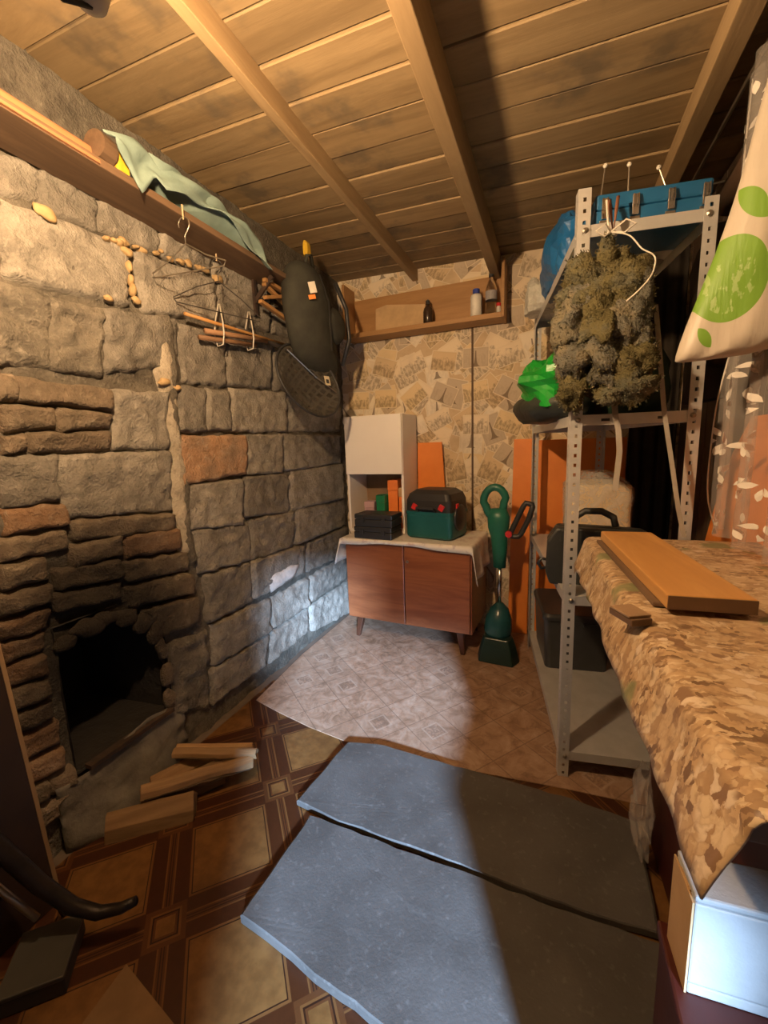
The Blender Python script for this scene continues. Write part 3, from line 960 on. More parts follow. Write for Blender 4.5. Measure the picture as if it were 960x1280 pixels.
wc = thing('wall_cabinet', 'small cream cabinet with closed upper door and open lower niche on the dresser', 'cabinet', (-1.03, 2.37, 0.657), R(-2))
cw, ch, cdp = 0.195, 0.735, 0.25
mb = MB().box((cw - .016, 0, 0), (cw, cdp, ch))
obj('side_panel', mb, M_white_lam, wc, bevel=.002, local=True)
obj('side_panel', MB().box((-cw, 0, 0), (-cw + .016, cdp, ch)), M_white_lam, wc, bevel=.002, local=True)
obj('top_panel', MB().box((-cw + .016, 0, ch - .016), (cw - .016, cdp, ch)), M_white_lam, wc, local=True)
obj('bottom_panel', MB().box((-cw + .016, 0, 0), (cw - .016, cdp, .016)), M_white_lam, wc, local=True)
obj('shelf', MB().box((-cw + .016, 0.002, .372), (cw - .016, cdp, .388)), M_white_lam, wc, local=True)
obj('back_panel', MB().box((-cw + .016, cdp - .006, .016), (cw - .016, cdp - .001, ch - .016)), plain('fibreboard', (0.30, 0.19, 0.11)), wc, local=True)
obj('door', MB().box((-cw + .002, -.017, .374), (cw - .002, -.001, ch - .002)), M_white_lam, wc, bevel=.003, local=True)

# things in the niche
M_green = plain('green_plastic', (0.02, 0.24, 0.12), (0.015, 0.19, 0.09), 10, 0.4)
M_pink = plain('pale_violet_card', (0.55, 0.36, 0.42), rough=0.6)
M_orange2 = plain('orange_carton', (0.90, 0.26, 0.05), (0.8, 0.2, 0.04), 12, 0.5)
M_kraft_and_shade = plain('kraft_and_end_shade', (0.52, 0.33, 0.16), (0.45, 0.28, 0.13), 10, 0.75)


def carton(lo, hi, m, label, rz=0.0, cat='box', nm='carton', lid=None, group=None):
    c = Vector(((lo[0] + hi[0]) / 2, (lo[1] + hi[1]) / 2, lo[2]))
    e = thing(nm, label, cat, c, rz, group)
    hx, hy, hz = (hi[0] - lo[0]) / 2, (hi[1] - lo[1]) / 2, hi[2] - lo[2]
    obj('box', MB().box((-hx, -hy, 0), (hx, hy, hz * .78)), m, e, bevel=.003, local=True)
    obj('lid', MB().box((-hx - .002, -hy - .002, hz * .78 + .0008), (hx + .002, hy + .002, hz)), lid or m, e, bevel=.003, local=True)
    return e


z0 = 0.676
carton((-1.125, 2.40, z0), (-1.060, 2.47, z0 + .175), M_pink, 'small violet carton at the left of the cabinet niche', 0.1)
carton((-1.045, 2.42, z0), (-0.985, 2.50, z0 + .215), M_green, 'green plastic box in the cabinet niche beside orange cartons', -.1)
carton((-0.978, 2.45, z0), (-0.912, 2.57, z0 + .31), M_orange2, 'taller orange carton standing in the cabinet niche', 0.05)
carton((-0.902, 2.45, z0), (-0.862, 2.57, z0 + .26), M_orange2, 'narrow orange carton against the right side of the cabinet niche', 0.0, lid=M_kraft_and_shade)

# two flat black cases
for k, (z, dx) in enumerate(((0.6575, 0.0), (0.7325, .006))):
    e = thing('storage_case', ('lower' if k == 0 else 'upper') + ' of two flat black cases stacked on the dresser cloth', 'case', (-0.972 + dx, 2.255, z), R(-4), 'black cases on the dresser')
    obj('tray', MB().box((-.125, -.075, 0), (.125, .075, .042)), M_plastic_black, e, bevel=.006, local=True)
    obj('lid', MB().box((-.125, -.075, .0435), (.125, .075, .0740)), M_plastic_black, e, bevel=.006, local=True)
    for s in (-1, 1):
        obj('latch', MB().box((s * .07 - .014, -.082, .028), (s * .07 + .014, -.0745, .056)), M_plastic_black, e, bevel=.002, local=True)

# teal tool case with a black domed lid
M_teal = plain('teal_plastic', (0.015, 0.12, 0.125), (0.012, 0.10, 0.105), 8, 0.35, 0.1, 180)
M_red = plain('red_plastic', (0.62, 0.03, 0.03), rough=0.4)
e = thing('tool_case', 'teal tool case with black domed lid and red latches on the dresser', 'toolbox', (-0.635, 2.375, 0.6575), R(-13))


def rrect(hx, hy, r, z, n=5, sx=1, sy=1, ox=0, oy=0):
    pts = []
    for cxs, cys, a0 in ((1, 1, 0), (-1, 1, 90), (-1, -1, 180), (1, -1, 270)):
        for k in range(n):
            a = R(a0 + 90 * k / (n - 1))
            pts.append((ox + (cxs * (hx - r) + r * math.cos(a)) * sx, oy + (cys * (hy - r) + r * math.sin(a)) * sy, z))
    return pts


obj('base', MB().rings([rrect(.150, .120, .03, z, 5, k, k) for z, k in ((0, .92), (.012, 1), (.13, 1), (.150, .97))]), M_teal, e, local=True, smooth=False, bevel=.002)
obj('lid', MB().rings([rrect(.150, .120, .03, z, 5, k, k) for z, k in ((.1515, .98), (.162, 1), (.225, .98), (.262, .88), (.285, .66), (.29, .3))]), M_plastic_black, e, local=True)
obj('band', MB().rings([rrect(.153, .123, .03, z, 5) for z in (.142, .160)]), M_teal, e, local=True)
obj('handle', MB().tube([(-.055, -.118, .165), (-.055, -.145, .185), (.055, -.145, .185), (.055, -.118, .165)], .008, 8), M_plastic_black, e, local=True)
for s in (-.08, .095):
    obj('latch', MB().box((s - .016, -.130, .172), (s + .016, -.117, .205), rot=(0, 0.5, 0)), M_red, e, bevel=.002, local=True)
obj('latch', MB().box((.146, -.05, .172), (.157, -.02, .205)), M_red, e, bevel=.002, local=True)
# round dial on the right-hand end
obj('end_cover', MB().lathe([(.0005, .0), (.075, 0), (.08, .006), (.07, .014), (.0005, .016)], (.147, .0, .12), 24, Euler((0, R(90), 0)).to_matrix()), M_plastic_black, e, local=True, smooth=True)

# orange boards against the back wall
solo('orange_board', MB().prism([(-.825, .662), (-.625, .662), (-.655, 1.215), (-.815, 1.215)], lambda a, b, d: (a, d - .03 * (b - .66), b), 2.612, 2.628), M_orange,
     'short orange board standing on the dresser behind the teal case', 'board', bevel=.002)
solo('orange_board', MB().prism([(-.235, .006), (-.118, .006), (-.112, 1.215), (-.215, 1.215)], lambda a, b, d: (a, d + .03 * b, b), 2.570, 2.586), M_orange,
     'narrow tall orange board on the floor beside the green trimmer', 'board', bevel=.002)
solo('orange_board', MB().box((-.085, 2.600, .006), (.375, 2.617, 1.205)), M_orange,
     'wide orange board on the floor behind the grey shelving rack', 'board', bevel=.002)

# ================================================================== SHELF BOX ON THE BACK WALL
M_shelfw = wood('brown_shelf', (0.46, 0.25, 0.095), (0.36, 0.185, 0.065), 'X', 10, 0.55, 0.1, 0.05)
ws = thing('wall_shelf', 'open brown wooden shelf box on the papered wall under the ceiling', 'shelf', (-0.77, 2.645, 1.89))
obj('bottom_board', MB().box((-1.245, 2.500, 1.890), (-.285, 2.648, 1.908)), M_shelfw, ws, bevel=.002)
obj('front_lip', MB().box((-1.245, 2.492, 1.886), (-.285, 2.4995, 1.914)), M_shelfw, ws, bevel=.002)
obj('side_board', MB().box((-1.262, 2.492, 1.886), (-1.2455, 2.648, 2.215)), M_shelfw, ws, bevel=.002)
obj('side_board', MB().box((-.2845, 2.492, 1.886), (-.268, 2.648, 2.190)), M_shelfw, ws, bevel=.002)
obj('back_board', MB().box((-1.245, 2.640, 1.9085), (-.285, 2.648, 2.155)), M_shelfw, ws)
solo('folded_cardboard', MB().prism([(-1.075, 1.910), (-.745, 1.910), (-.748, 2.050), (-1.00, 2.085), (-1.075, 2.070)], lambda a, b, d: (a, d + .1 * (b - 1.9), b), 2.575, 2.583), plain('pale_kraft', (0.62, 0.42, 0.22)),
     'tan cardboard panel leaning in the wall shelf', 'cardboard', bevel=.001)
M_darkbottle = plain('dark_bottle', (0.05, 0.03, 0.02), rough=0.2)
M_whitebottle = plain('white_bottle', (0.80, 0.77, 0.70), rough=0.35)
M_blue_cap = plain('blue_cap', (0.03, 0.06, 0.35), rough=0.4)
e = thing('bottle', 'small dark brown bottle beside the cardboard in the wall shelf', 'bottle', (-.722, 2.565, 1.9085))
obj('body', MB().lathe([(.024, 0), (.029, .004), (.029, .085), (.024, .105), (.011, .120), (.011, .128)], (-.722, 2.565, 1.9085), 16), M_darkbottle, e, smooth=True)
obj('cap', MB().lathe([(.013, .1285), (.013, .148), (.004, .155)], (-.722, 2.565, 1.9085), 14), M_plastic_black, e)
e = thing('bottle', 'white plastic bottle with blue cap in the wall shelf', 'bottle', (-.432, 2.560, 1.9085))
obj('body', MB().lathe([(.028, 0), (.033, .004), (.033, .120), (.028, .133), (.018, .138)], (-.432, 2.560, 1.9085), 18), M_whitebottle, e, smooth=True)
obj('cap', MB().lathe([(.020, .1385), (.020, .162), (.017, .165)], (-.432, 2.560, 1.9085), 16), M_blue_cap, e)
M_clear = glass_mat('clear_pet', (0.85, 0.90, 0.90), 0.08)
e = thing('bottle', 'clear plastic bottle with dark cap at the right end of the wall shelf', 'bottle', (-.348, 2.565, 1.9085))
obj('body', MB().lathe([(.026, 0), (.032, .005), (.031, .05), (.029, .07), (.032, .09), (.032, .150), (.022, .185), (.012, .205), (.012, .215)], (-.348, 2.565, 1.9085), 18), M_clear, e, smooth=True)
obj('cap', MB().lathe([(.014, .2155), (.014, .236), (.011, .238)], (-.348, 2.565, 1.9085), 14), M_plastic_black, e)
obj('label_band', MB().lathe([(.0325, .092), (.0328, .14)], (-.348, 2.565, 1.9085), 18), plain('bottle_label', (0.35, 0.33, 0.34)), e)
e = thing('small_jar', 'tiny red-lidded jar in the right corner of the wall shelf', 'jar', (-.304, 2.545, 1.9085))
obj('body', MB().lathe([(.011, 0), (.012, .003), (.012, .045), (.009, .05)], (-.304, 2.545, 1.9085), 12), M_whitebottle, e)
obj('lid', MB().lathe([(.013, .0505), (.013, .066), (.0005, .067)], (-.304, 2.545, 1.9085), 12), M_red, e)

# ================================================================== GRASS TRIMMER
tr = thing('grass_trimmer', 'green electric grass trimmer standing upright between dresser and orange board', 'trimmer', (-.27, 2.26, 0.006))


def ell(cx, cy, z, a, b, n=14):
    return [(cx + a * math.cos(2 * math.pi * k / n), cy + b * math.sin(2 * math.pi * k / n), z) for k in range(n)]


M_tgreen = plain('trimmer_green', (0.018, 0.15, 0.10), (0.014, 0.12, 0.085), 8, 0.38)
loop = [(-.283 + .060 * math.cos(a) * (1.0 if math.sin(a) > 0 else .8), 2.275, .880 + .082 * math.sin(a)) for a in [2 * math.pi * k / 20 for k in range(20)]]
obj('handle_loop', MB().tube(loop, .021, 10, closed=True), M_tgreen, tr, smooth=True)
obj('trigger', MB().tube([(-.315, 2.272, .87), (-.318, 2.265, .82), (-.310, 2.265, .77)], .005, 6), M_cord, tr)
obj('body', MB().rings([ell(-.262, 2.275, .845, .042, .034), ell(-.262, 2.275, .80, .060, .042), ell(-.262, 2.272, .74, .056, .042), ell(-.258, 2.27, .69, .046, .038),
                        ell(-.255, 2.27, .62, .040, .034), ell(-.254, 2.27, .52, .034, .031)]), M_tgreen, tr, smooth=True)
obj('shaft', MB().tube([(-.254, 2.27, .54), (-.252, 2.27, .28)], .011, 10), M_chrome, tr, smooth=True)
obj('clamp_knob', MB().lathe([(.0005, -.012), (.017, -.012), (.019, 0), (.017, .012), (.0005, .014)], (-.205, 2.235, .715), 10, Euler((R(90), 0, 0)).to_matrix()), M_red, tr)
dh = [(-.205, .700), (-.125, .885), (-.085, .872), (-.105, .80), (-.150, .700)]
pp = []
for k in range(len(dh)):
    a, b = Vector((dh[k][0], 2.25, dh[k][1])), Vector((dh[(k + 1) % 5][0], 2.25, dh[(k + 1) % 5][1]))
    pp += [a.lerp(b, .12), a.lerp(b, .5), a.lerp(b, .88)]
obj('second_handle', MB().tube(pp, .014, 8, closed=True), M_plastic_black, tr, smooth=True)
obj('motor_head', MB().rings([ell(-.250, 2.265, .315, .018, .018), ell(-.252, 2.262, .28, .052, .050), ell(-.255, 2.255, .23, .072, .068), ell(-.258, 2.25, .16, .076, .074),
                              ell(-.258, 2.25, .11, .066, .064)]), plain('motor_teal', (0.02, 0.09, 0.10), rough=0.25), tr, smooth=True)
gp = [(-.09, -.085), (.085, -.10), (.115, -.03), (.08, .075), (-.08, .075), (-.105, -.02)]
obj('guard', MB().rings([[(-.255 + x * k, 2.235 + y * k, z) for x, y in gp] for z, k in ((.007, 1.05), (.03, 1.0), (.10, .85), (.14, .72))]), plain('guard_green', (0.012, 0.035, 0.03), rough=0.35), tr, bevel=.006)

# ================================================================== LEFT WALL: HIGH SHELF AND HANGING THINGS
sh = thing('high_shelf', 'long brown plank shelf under the ceiling along the stone wall', 'shelf', (-1.27, .9, 2.0))
obj('plank', MB().box((-1.352, -.3, 2.0), (-1.192, 2.02, 2.024)), M_oldwood, sh, bevel=.003)
M_lip = wood('red_lath', (0.50, 0.22, 0.10), (0.36, 0.14, 0.06), 'Y', 10, 0.55)
obj('edge_strip', MB().box((-1.1915, -.3, 2.002), (-1.184, .90, 2.010)), M_lip, sh)
for y in (.55, 1.72):
    obj('bracket', MB().beam((-1.335, y, 1.90), (-1.225, y, 1.999), .012, .02).beam((-1.333, y, 1.84), (-1.333, y, 1.999), .02, .012), M_rust, sh)
mo = thing('wood_moulding', 'reddish stepped wooden moulding lying along the front of the high shelf', 'moulding', (-1.23, .35, 2.0245))
obj('back_strip', MB().box((-1.285, -.28, 2.0245), (-1.242, .90, 2.075)), M_lip, mo, bevel=.004)
obj('front_strip', MB().box((-1.2415, -.28, 2.0245), (-1.215, .915, 2.056)), M_lip, mo, bevel=.006)
solo('wood_block', MB().lathe([(.0005, 0), (.033, 0), (.036, .006), (.036, .05), (.0005, .054)], (-1.215, .955, 2.062), 16, Euler((R(90), 0, R(10))).to_matrix()), M_oldwood,
     'round brown wooden disc at the end of the reddish moulding', 'wood block', smooth=False)
tm = thing('tape_measure', 'yellow and black tape measure on the high shelf beside the mint cloth', 'tape measure', (-1.21, .985, 2.0245))
M_yellow = plain('yellow_plastic', (0.75, 0.48, 0.04), (0.6, 0.38, 0.03), 25, 0.45)
obj('case', MB().rings([rrect(.022, .030, .012, z, 4, ox=-1.216, oy=.990) for z in (2.0245, 2.075)]), M_yellow, tm, bevel=.003)
obj('grip', MB().rings([rrect(.024, .016, .006, z, 4, ox=-1.216, oy=1.012) for z in (2.0247, 2.060)]), M_plastic_black, tm, bevel=.002)
obj('blade_tip', MB().box((-1.226, .953, 2.026), (-1.206, .9598, 2.036)), M_steel, tm)

# mint cloth drooping over the shelf edge
M_mint = plain('mint_fabric', (0.27, 0.37, 0.335), (0.20, 0.29, 0.265), 9, 0.75, 0.4, 30, dist=.006)
UP = [(0.915, 2.094), (1.0, 2.118), (1.073, 2.120), (1.265, 2.122), (1.467, 2.108), (1.60, 2.055), (1.645, 2.0)]
LO = [(0.945, 2.060), (0.985, 2.035), (1.024, 1.985), (1.067, 2.055), (1.10, 2.030), (1.17, 2.052), (1.334, 2.077), (1.459, 2.045), (1.56, 2.008), (1.62, 1.975)]


def interp(L, t):
    x = L[0][0] + (L[-1][0] - L[0][0]) * t
    for a, b in zip(L, L[1:]):
        if x <= b[0]:
            k = (x - a[0]) / (b[0] - a[0])
            return x, a[1] + (b[1] - a[1]) * k
    return L[-1]


def mint(u, v):
    yu, zu = interp(UP, u)
    yl, zl = interp(LO, u)
    y, z = yu + (yl - yu) * v, zu + (zl - zu) * v
    x = -1.178 + .014 * math.sin(u * 17 + v * 3) + .018 * noise.noise(Vector((u * 6, v * 3, 2))) + .012 * v
    return (x, y, z)


mb = MB().grid(mint, 70, 8)
mb.grid(lambda u, v: (-1.178 - .12 * v + .014 * math.sin(u * 17) * (1 - v), interp(UP, .2 + .8 * u)[0] - .03 * v, 2.04 + (interp(UP, .2 + .8 * u)[1] - 2.04) * (1 - v) ** 2 + .012 * noise.noise(Vector((u * 7, v * 4, 9)))), 50, 6)
solo('mint_cloth', mb, M_mint, 'pale mint green cloth drooping over the edge of the high shelf', 'cloth', solid=.003, smooth=True)

# wire hangers
M_hook = M_steel


def hanger(c, d, w, name_label, mat, drop=.11, rope=None):
    c = Vector(c)
    d = Vector(d).normalized()
    e = thing('wire_hanger', name_label, 'hanger', c + Vector((0, 0, -drop - .06)), 0, 'wire hangers under the high shelf')
    up = Vector((0, 0, 1))
    hook = [c + d * (.022 * math.cos(a) - .0) + up * (.022 * math.sin(a) - .0) for a in [R(200 - 230 * k / 8) for k in range(9)]]
    hook += [c + up * -.035, c + up * -.058]
    obj('hook', MB().tube(hook, .0022, 6), mat, e, smooth=True)
    n0 = c + up * -.06
    pts = [n0, n0 + d * w * .5 + up * -.045, n0 + d * w + up * -(drop - .015), n0 + d * (w - .01) + up * -drop,
           n0 - d * (w - .01) + up * -drop, n0 - d * w + up * -(drop - .015), n0 - d * w * .5 + up * -.045]
    obj('frame', MB().tube(pts, .0022, 6, closed=True), mat, e)
    if rope:
        obj('loop_cord', MB().tube([c + up * (.02 + rope), c + up * .03, c + up * .015], .003, 6), M_rope, e)
    return e


hanger((-1.176, 1.17, 1.965), (1, .12, 0), .15, 'wire hanger on a tan cord below the mint cloth', M_steel, .09, .04)
hanger((-1.275, 1.42, 1.945), (.32, 1, 0), .19, 'dark wire hanger flat against the stone wall under the shelf', plain('dark_wire', (0.10, 0.09, 0.08), rough=.5, metal=.6), .12, .022)

# thin rods tied to the wall
M_stick = wood('stick_wood', (0.36, 0.20, 0.10), (0.24, 0.13, 0.07), 'Y', 20)
M_rodb = plain('dark_rod', (0.07, 0.06, 0.055), rough=.4)
ROD = (('pale thin top rod of the bundle tied to the stone wall', (-1.318, 1.27, 1.728), (-1.30, 1.90, 1.738), .007, M_pine),
       ('reddish wooden stick in the middle of the tied bundle', (-1.312, 1.36, 1.685), (-1.30, 1.74, 1.725), .011, M_stick),
       ('short lowest stick of the tied bundle on the stone wall', (-1.316, 1.33, 1.655), (-1.305, 1.66, 1.690), .010, M_stick),
       ('dark rod behind the hanging dark bag', (-1.318, 1.55, 1.742), (-1.30, 2.02, 1.712), .012, M_rodb))
for lab, a, b, r, m in ROD:
    solo('wall_rod', MB().tube([a, Vector(a).lerp(Vector(b), .5), b], r, 8), m, lab, 'stick', 'rods tied to the stone wall', smooth=True)
for k, (y, lab) in enumerate(((1.44, 'white string loop holding the rods nearer the fireplace'), (1.63, 'white string loop holding the rods nearer the dark bag'))):
    z = 1.69 + .02 * k
    pts = [(-1.325, y + .03, z + .13), (-1.300, y + .012, z + .05), (-1.288, y, z), (-1.290, y - .008, z - .045), (-1.318, y - .010, z - .05), (-1.332, y - .008, z), (-1.33, y + .0, z + .05), (-1.33, y + .028, z + .13)]
    solo('string_loop', MB().tube(pts, .003, 6), M_string, lab, 'string', smooth=True)

# folded wooden stool frame
fs = thing('folding_stool', 'folded bare wooden stool frame hanging beside the dark bag', 'stool', (-1.27, 1.86, 1.80))
for a, b in (((-1.26, 1.70, 1.982), (-1.24, 2.02, 1.955)), ((-1.27, 1.71, 1.968), (-1.255, 1.98, 1.88)), ((-1.255, 1.69, 1.90), (-1.24, 1.93, 1.975)), ((-1.275, 1.68, 1.885), (-1.26, 1.99, 1.83))):
    obj('slat', MB().beam(a, b, .022, .016), M_shelfw, fs, bevel=.002)
obj('pin', MB().tube([(-1.285, 1.72, 1.975), (-1.225, 1.72, 1.975)], .004, 6), M_steel, fs)

# dark bag hanging in the corner
M_olive = cloth_mat('dark_olive_fabric', (0.055, 0.056, 0.045), (0.038, 0.038, 0.032))
pk = thing('hanging_bag', 'dark olive gear bag hanging in the corner beside the wall shelf', 'bag', (-1.17, 2.02, 1.62))


def bagring(z, cx, cy, a, b, k):
    out = []
    for i in range(20):
        th = 2 * math.pi * i / 20
        q = 1 + .12 * noise.noise(Vector((math.cos(th) * 2, math.sin(th) * 2, z * 7 + k)))
        out.append((cx + a * math.cos(th) * q, cy + b * math.sin(th) * q, z))
    return out


RG = [(2.115, -1.19, 1.90, .03, .035), (2.09, -1.19, 1.91, .075, .09), (2.02, -1.18, 1.925, .10, .150), (1.92, -1.175, 1.935, .105, .175), (1.80, -1.175, 1.95, .10, .185),
      (1.70, -1.18, 1.985, .095, .18), (1.63, -1.18, 2.03, .08, .15), (1.58, -1.19, 2.10, .045, .08)]
obj('body', MB().rings([bagring(z, x, y, a, b, 0) for z, x, y, a, b in RG]), M_olive, pk, smooth=True, sub=1)
obj('top_handle', MB().tube([(-1.16, 1.90, 2.095), (-1.14, 1.895, 2.135), (-1.14, 1.93, 2.150), (-1.15, 1.965, 2.10)], .009, 8), M_olive, pk, smooth=True)
obj('pocket', MB().blob((-1.10, 2.06, 1.84), (.045, .10, .09), 3, .1, 8, 16, 10), M_olive, pk, smooth=True)
obj('strap', MB().tube([(-1.10, 2.10, 2.07), (-1.07, 2.16, 1.95), (-1.08, 2.20, 1.80), (-1.12, 2.18, 1.66)], .012, 8), M_plastic_black, pk, smooth=True)
obj('zip', MB().tube([(-1.078, 1.90, 2.04), (-1.068, 1.96, 1.93), (-1.068, 1.97, 1.80), (-1.075, 1.98, 1.70)], .004, 6), M_cord, pk)
lt = obj('label_tag', MB().box((-1.084, 1.815, 1.935), (-1.079, 1.848, 1.985), rot=(0.2, 0, -.9)), plain('tag_white', (0.75, 0.70, 0.6)), pk)
obj('orange_tip', MB().box((-1.084, 1.807, 1.905), (-1.079, 1.840, 1.925), rot=(0.2, 0, -.9)), M_orange, lt)
solo('yellow_clamp', MB().rings([rrect(.014, .02, .008, z, 4, ox=-1.16, oy=1.93, sx=k) for z, k in ((2.150, .8), (2.165, 1), (2.20, .9), (2.215, .4))]), M_yellow,
     'small yellow clamp on top of the dark hanging bag', 'clamp', bevel=.002)

# landing net
ln = thing('landing_net', 'black landing net with round rim hanging under the dark bag', 'net', (-1.14, 2.02, 1.30))
n_c = Vector((-1.16, 1.885, 1.545))
ax, ay = Vector((.35, .94, 0)).normalized(), Vector((-.25, .1, 1)).normalized()
ring = [n_c + ax * (.185 * math.cos(a)) + ay * (.185 * math.sin(a) - .035 * math.cos(a)) for a in [2 * math.pi * k / 36 for k in range(36)]]
obj('rim', MB().tube(ring, .006, 8, closed=True), M_plastic_black, ln, smooth=True)
nn = ax.cross(ay).normalized()
if nn.x > 0:
    nn = -nn
t = NT('net_mesh')
co = t.coord('Object', 140)
s = t.sep(co)
g = t.math('MAXIMUM', t.math('SINE', t.math('ADD', s[1], s[2])), t.math('SINE', t.math('SUBTRACT', s[1], s[2])))
t.done((0.05, 0.045, 0.035), 0.8)
t.link(t.math('ADD', .45, t.math('MULTIPLY', t.math('GREATER_THAN', g, .45), .5)), t.b.inputs['Alpha'])


def netf(u, v):
    th = 2 * math.pi * u
    i = n_c + ax * (.183 * math.cos(th)) * (1 - v) + ay * ((.183 * math.sin(th) - .035 * math.cos(th)) * (1 - v) - .10 * v)
    return i + nn * (.05 * math.sin(v * 1.5)) + Vector((0, 0, -.02 * v)) + Vector((.006, .006, .006)) * noise.noise(Vector((u * 9, v * 5, 1)))


obj('netting', MB().grid(netf, 36, 8), t.m, ln, smooth=True)
obj('pole', MB().tube([n_c + ay * .185, n_c + ay * .30 + ax * -.01, n_c + ay * .42 + ax * -.02], .009, 8), M_plastic_black, ln, smooth=True)
obj('spreader', MB().tube([n_c + ax * -.10 + ay * .15, n_c + ax * .05 + ay * .02, n_c + ax * .165 + ay * -.05], .003, 6), M_steel, ln)
lt = obj('label_tag', MB().add([n_c + ax * a + ay * b - nn * .012 for a, b in ((.09, -.02), (.125, -.02), (.125, .03), (.09, .03))], [(0, 1, 2, 3)]), plain('tag_cream', (0.7, 0.62, 0.45)), ln, solid=.001)
obj('label_print', MB().add([n_c + ax * a + ay * b - nn * .0135 for a, b in ((.098, -.010), (.117, -.010), (.117, .012), (.098, .012))], [(0, 1, 2, 3)]), M_plastic_black, lt, solid=.0008)

# ================================================================== FLOOR: SLABS, FIREWOOD, THINGS AT LOWER LEFT
t = NT('grey_rubber')
co = t.coord('Object')
n1 = t.noise(co, 6, 5, .6)
col = t.mix(t.smooth(n1, .3, .7), (0.072, 0.067, 0.062), (0.100, 0.094, 0.088))
col = t.mix(t.math('MULTIPLY', t.smooth(t.noise(co, 60, 4), .55, .75), .5), col, (0.17, 0.16, 0.15))
t.bump(t.math('ADD', t.noise(co, 150, 3), t.math('MULTIPLY', t.noise(co, 9, 4), 2.0)), .16, .005)
M_rubber = t.done(col, t.math('ADD', .36, t.math('MULTIPLY', n1, .25)), 0, .5)
M_rubber_edge = M_rubber


def slab(poly, z0, z1, label, seed, bend=0.0):
    # rounded outline with a ragged edge, top gently uneven
    pts = []
    for k in range(len(poly)):
        a, b = Vector(poly[k]), Vector(poly[(k + 1) % len(poly)])
        n = max(2, int((b - a).length / .035))
        for i in range(n):
            p = a.lerp(b, i / n)
            nrm = Vector((b.y - a.y, a.x - b.x)).normalized()
            pts.append(p + nrm * .006 * noise.noise(Vector((p.x * 18, p.y * 18, seed))))
    c = sum(pts, Vector((0, 0))) / len(pts)
    rings = []
    for k, z in ((.99, z0), (1.0, z0 + .004), (1.0, z1 - .004), (.988, z1), (.75, z1), (.5, z1), (.25, z1), (.02, z1)):
        r = []
        for p in pts:
            q = c + (p - c) * k
            w = .004 * noise.noise(Vector((q.x * 4, q.y * 4, seed))) + bend * max(0.0, q.x + .55) * 0
            r.append((q.x, q.y, z + (w if z > z0 else 0)))
        rings.append(r)
    return solo('floor_slab', MB().rings(rings), M_rubber, label, 'slab', 'grey slabs on the floor', smooth=False)


slab([(-.77, 1.005), (-.60, .985), (-.36, .985), (0.02, .975), (.27, .985), (.275, 1.30), (.1, 1.325), (-.3, 1.335), (-.62, 1.345), (-.735, 1.315)], .0065, .030,
     'grey rubber slab farther from the camera, next to the pale linoleum', 1)
slab([(-.706, .657), (-.5, .628), (-.29, .600), (0, .565), (.17, .55), (.18, .68), (.27, .70), (.268, .960), (.0, .955), (-.36, .965), (-.695, .968)], .0035, .034,
     'grey rubber slab nearer the camera, with the dark front edge', 2)

M_fire = wood('firewood', (0.40, 0.245, 0.115), (0.26, 0.15, 0.07), 'X', 16, .85, .5, .35)
M_bark = wood('bark', (0.15, 0.095, 0.055), (0.08, 0.05, 0.03), 'X', 14, .9, .8, .2)


def log(a, b, w, h, label, seed, bark=True):
    """split billet: wedge section, ragged along its length; local X runs along it"""
    a, b = Vector(a), Vector(b)
    d = (b - a)
    L = d.length
    e = thing('firewood_billet', label, 'firewood', (a + b) / 2, 0, 'firewood by the hearth')
    e.rotation_euler = d.to_track_quat('X', 'Z').to_euler()
    sec = [(-.5, -.5), (-.05, -.5), (.5, -.5), (.44, -.05), (.12, .48), (-.10, .5), (-.46, .12)]
    n = 7
    rg = []
    for i in range(n + 1):
        x = -L / 2 + L * i / n
        rg.append([(x + (.008 * noise.noise(Vector((p * 5, q * 5, seed + i))) if i in (0, n) else 0),
                    p * w * (1 + .32 * noise.noise(Vector((x * 9, p * 3, seed)))), q * h * (1 + .32 * noise.noise(Vector((x * 9, q * 3, seed + 5))))) for p, q in sec])
    obj('wood', MB().rings(rg), M_fire, e, local=True, bevel=.002)
    if bark:
        obj('bark', MB().grid(lambda u, v: (-L / 2 + .01 + (L - .02) * u, (-.5 + .5 * v) * w * 1.04, -(.53 - .02 * v) * h + .004 * noise.noise(Vector((u * 9, v * 4, seed)))), 10, 2), M_bark, e, local=True, solid=.004)
    return e


log((-1.285, .710, .040), (-1.085, .875, .036), .085, .070, 'thick pale billet at the front of the firewood pile', 1)
log((-1.265, .815, .046), (-1.10, 1.02, .044), .085, .075, 'broad flat billet in the middle of the firewood pile', 2)
log((-1.285, .865, .040), (-1.20, 1.06, .040), .06, .062, 'short billet at the back of the firewood pile by the hearth', 3)
log((-1.225, .79, .108), (-.995, 1.06, .078), .050, .034, 'long split billet lying across the top of the firewood pile', 4)
log((-1.262, .955, .118), (-.985, 1.075, .098), .040, .026, 'thin lath slanting over the right end of the firewood pile', 5)
log((-1.295, .99, .100), (-1.06, 1.135, .060), .030, .022, 'thin barky lath at the back right of the firewood pile', 6)

# leaning dark board with a pale edge
lb = thing('leaning_board', 'dark board with a pale edge leaning at the left beside the hearth bricks', 'board', (-1.24, .3, .004))
mt = Matrix.Translation((-1.225, 0, .004)) @ Matrix.Rotation(R(-5.0), 4, 'Y')


def lbx(lo, hi):
    mb = MB().box(lo, hi)
    mb.v = [mt @ p for p in mb.v]
    return mb


obj('panel', lbx((-.012, -.25, 0), (.012, .521, .90)), plain('dark_paint', (0.020, 0.011, 0.007), (0.03, 0.016, 0.009), 8, .5), lb)
obj('pale_edge', lbx((-.013, .5215, 0), (.013, .531, .90)), wood('pale_edge_wood', (0.42, 0.27, 0.14), (0.3, 0.19, 0.1), 'Z'), lb)

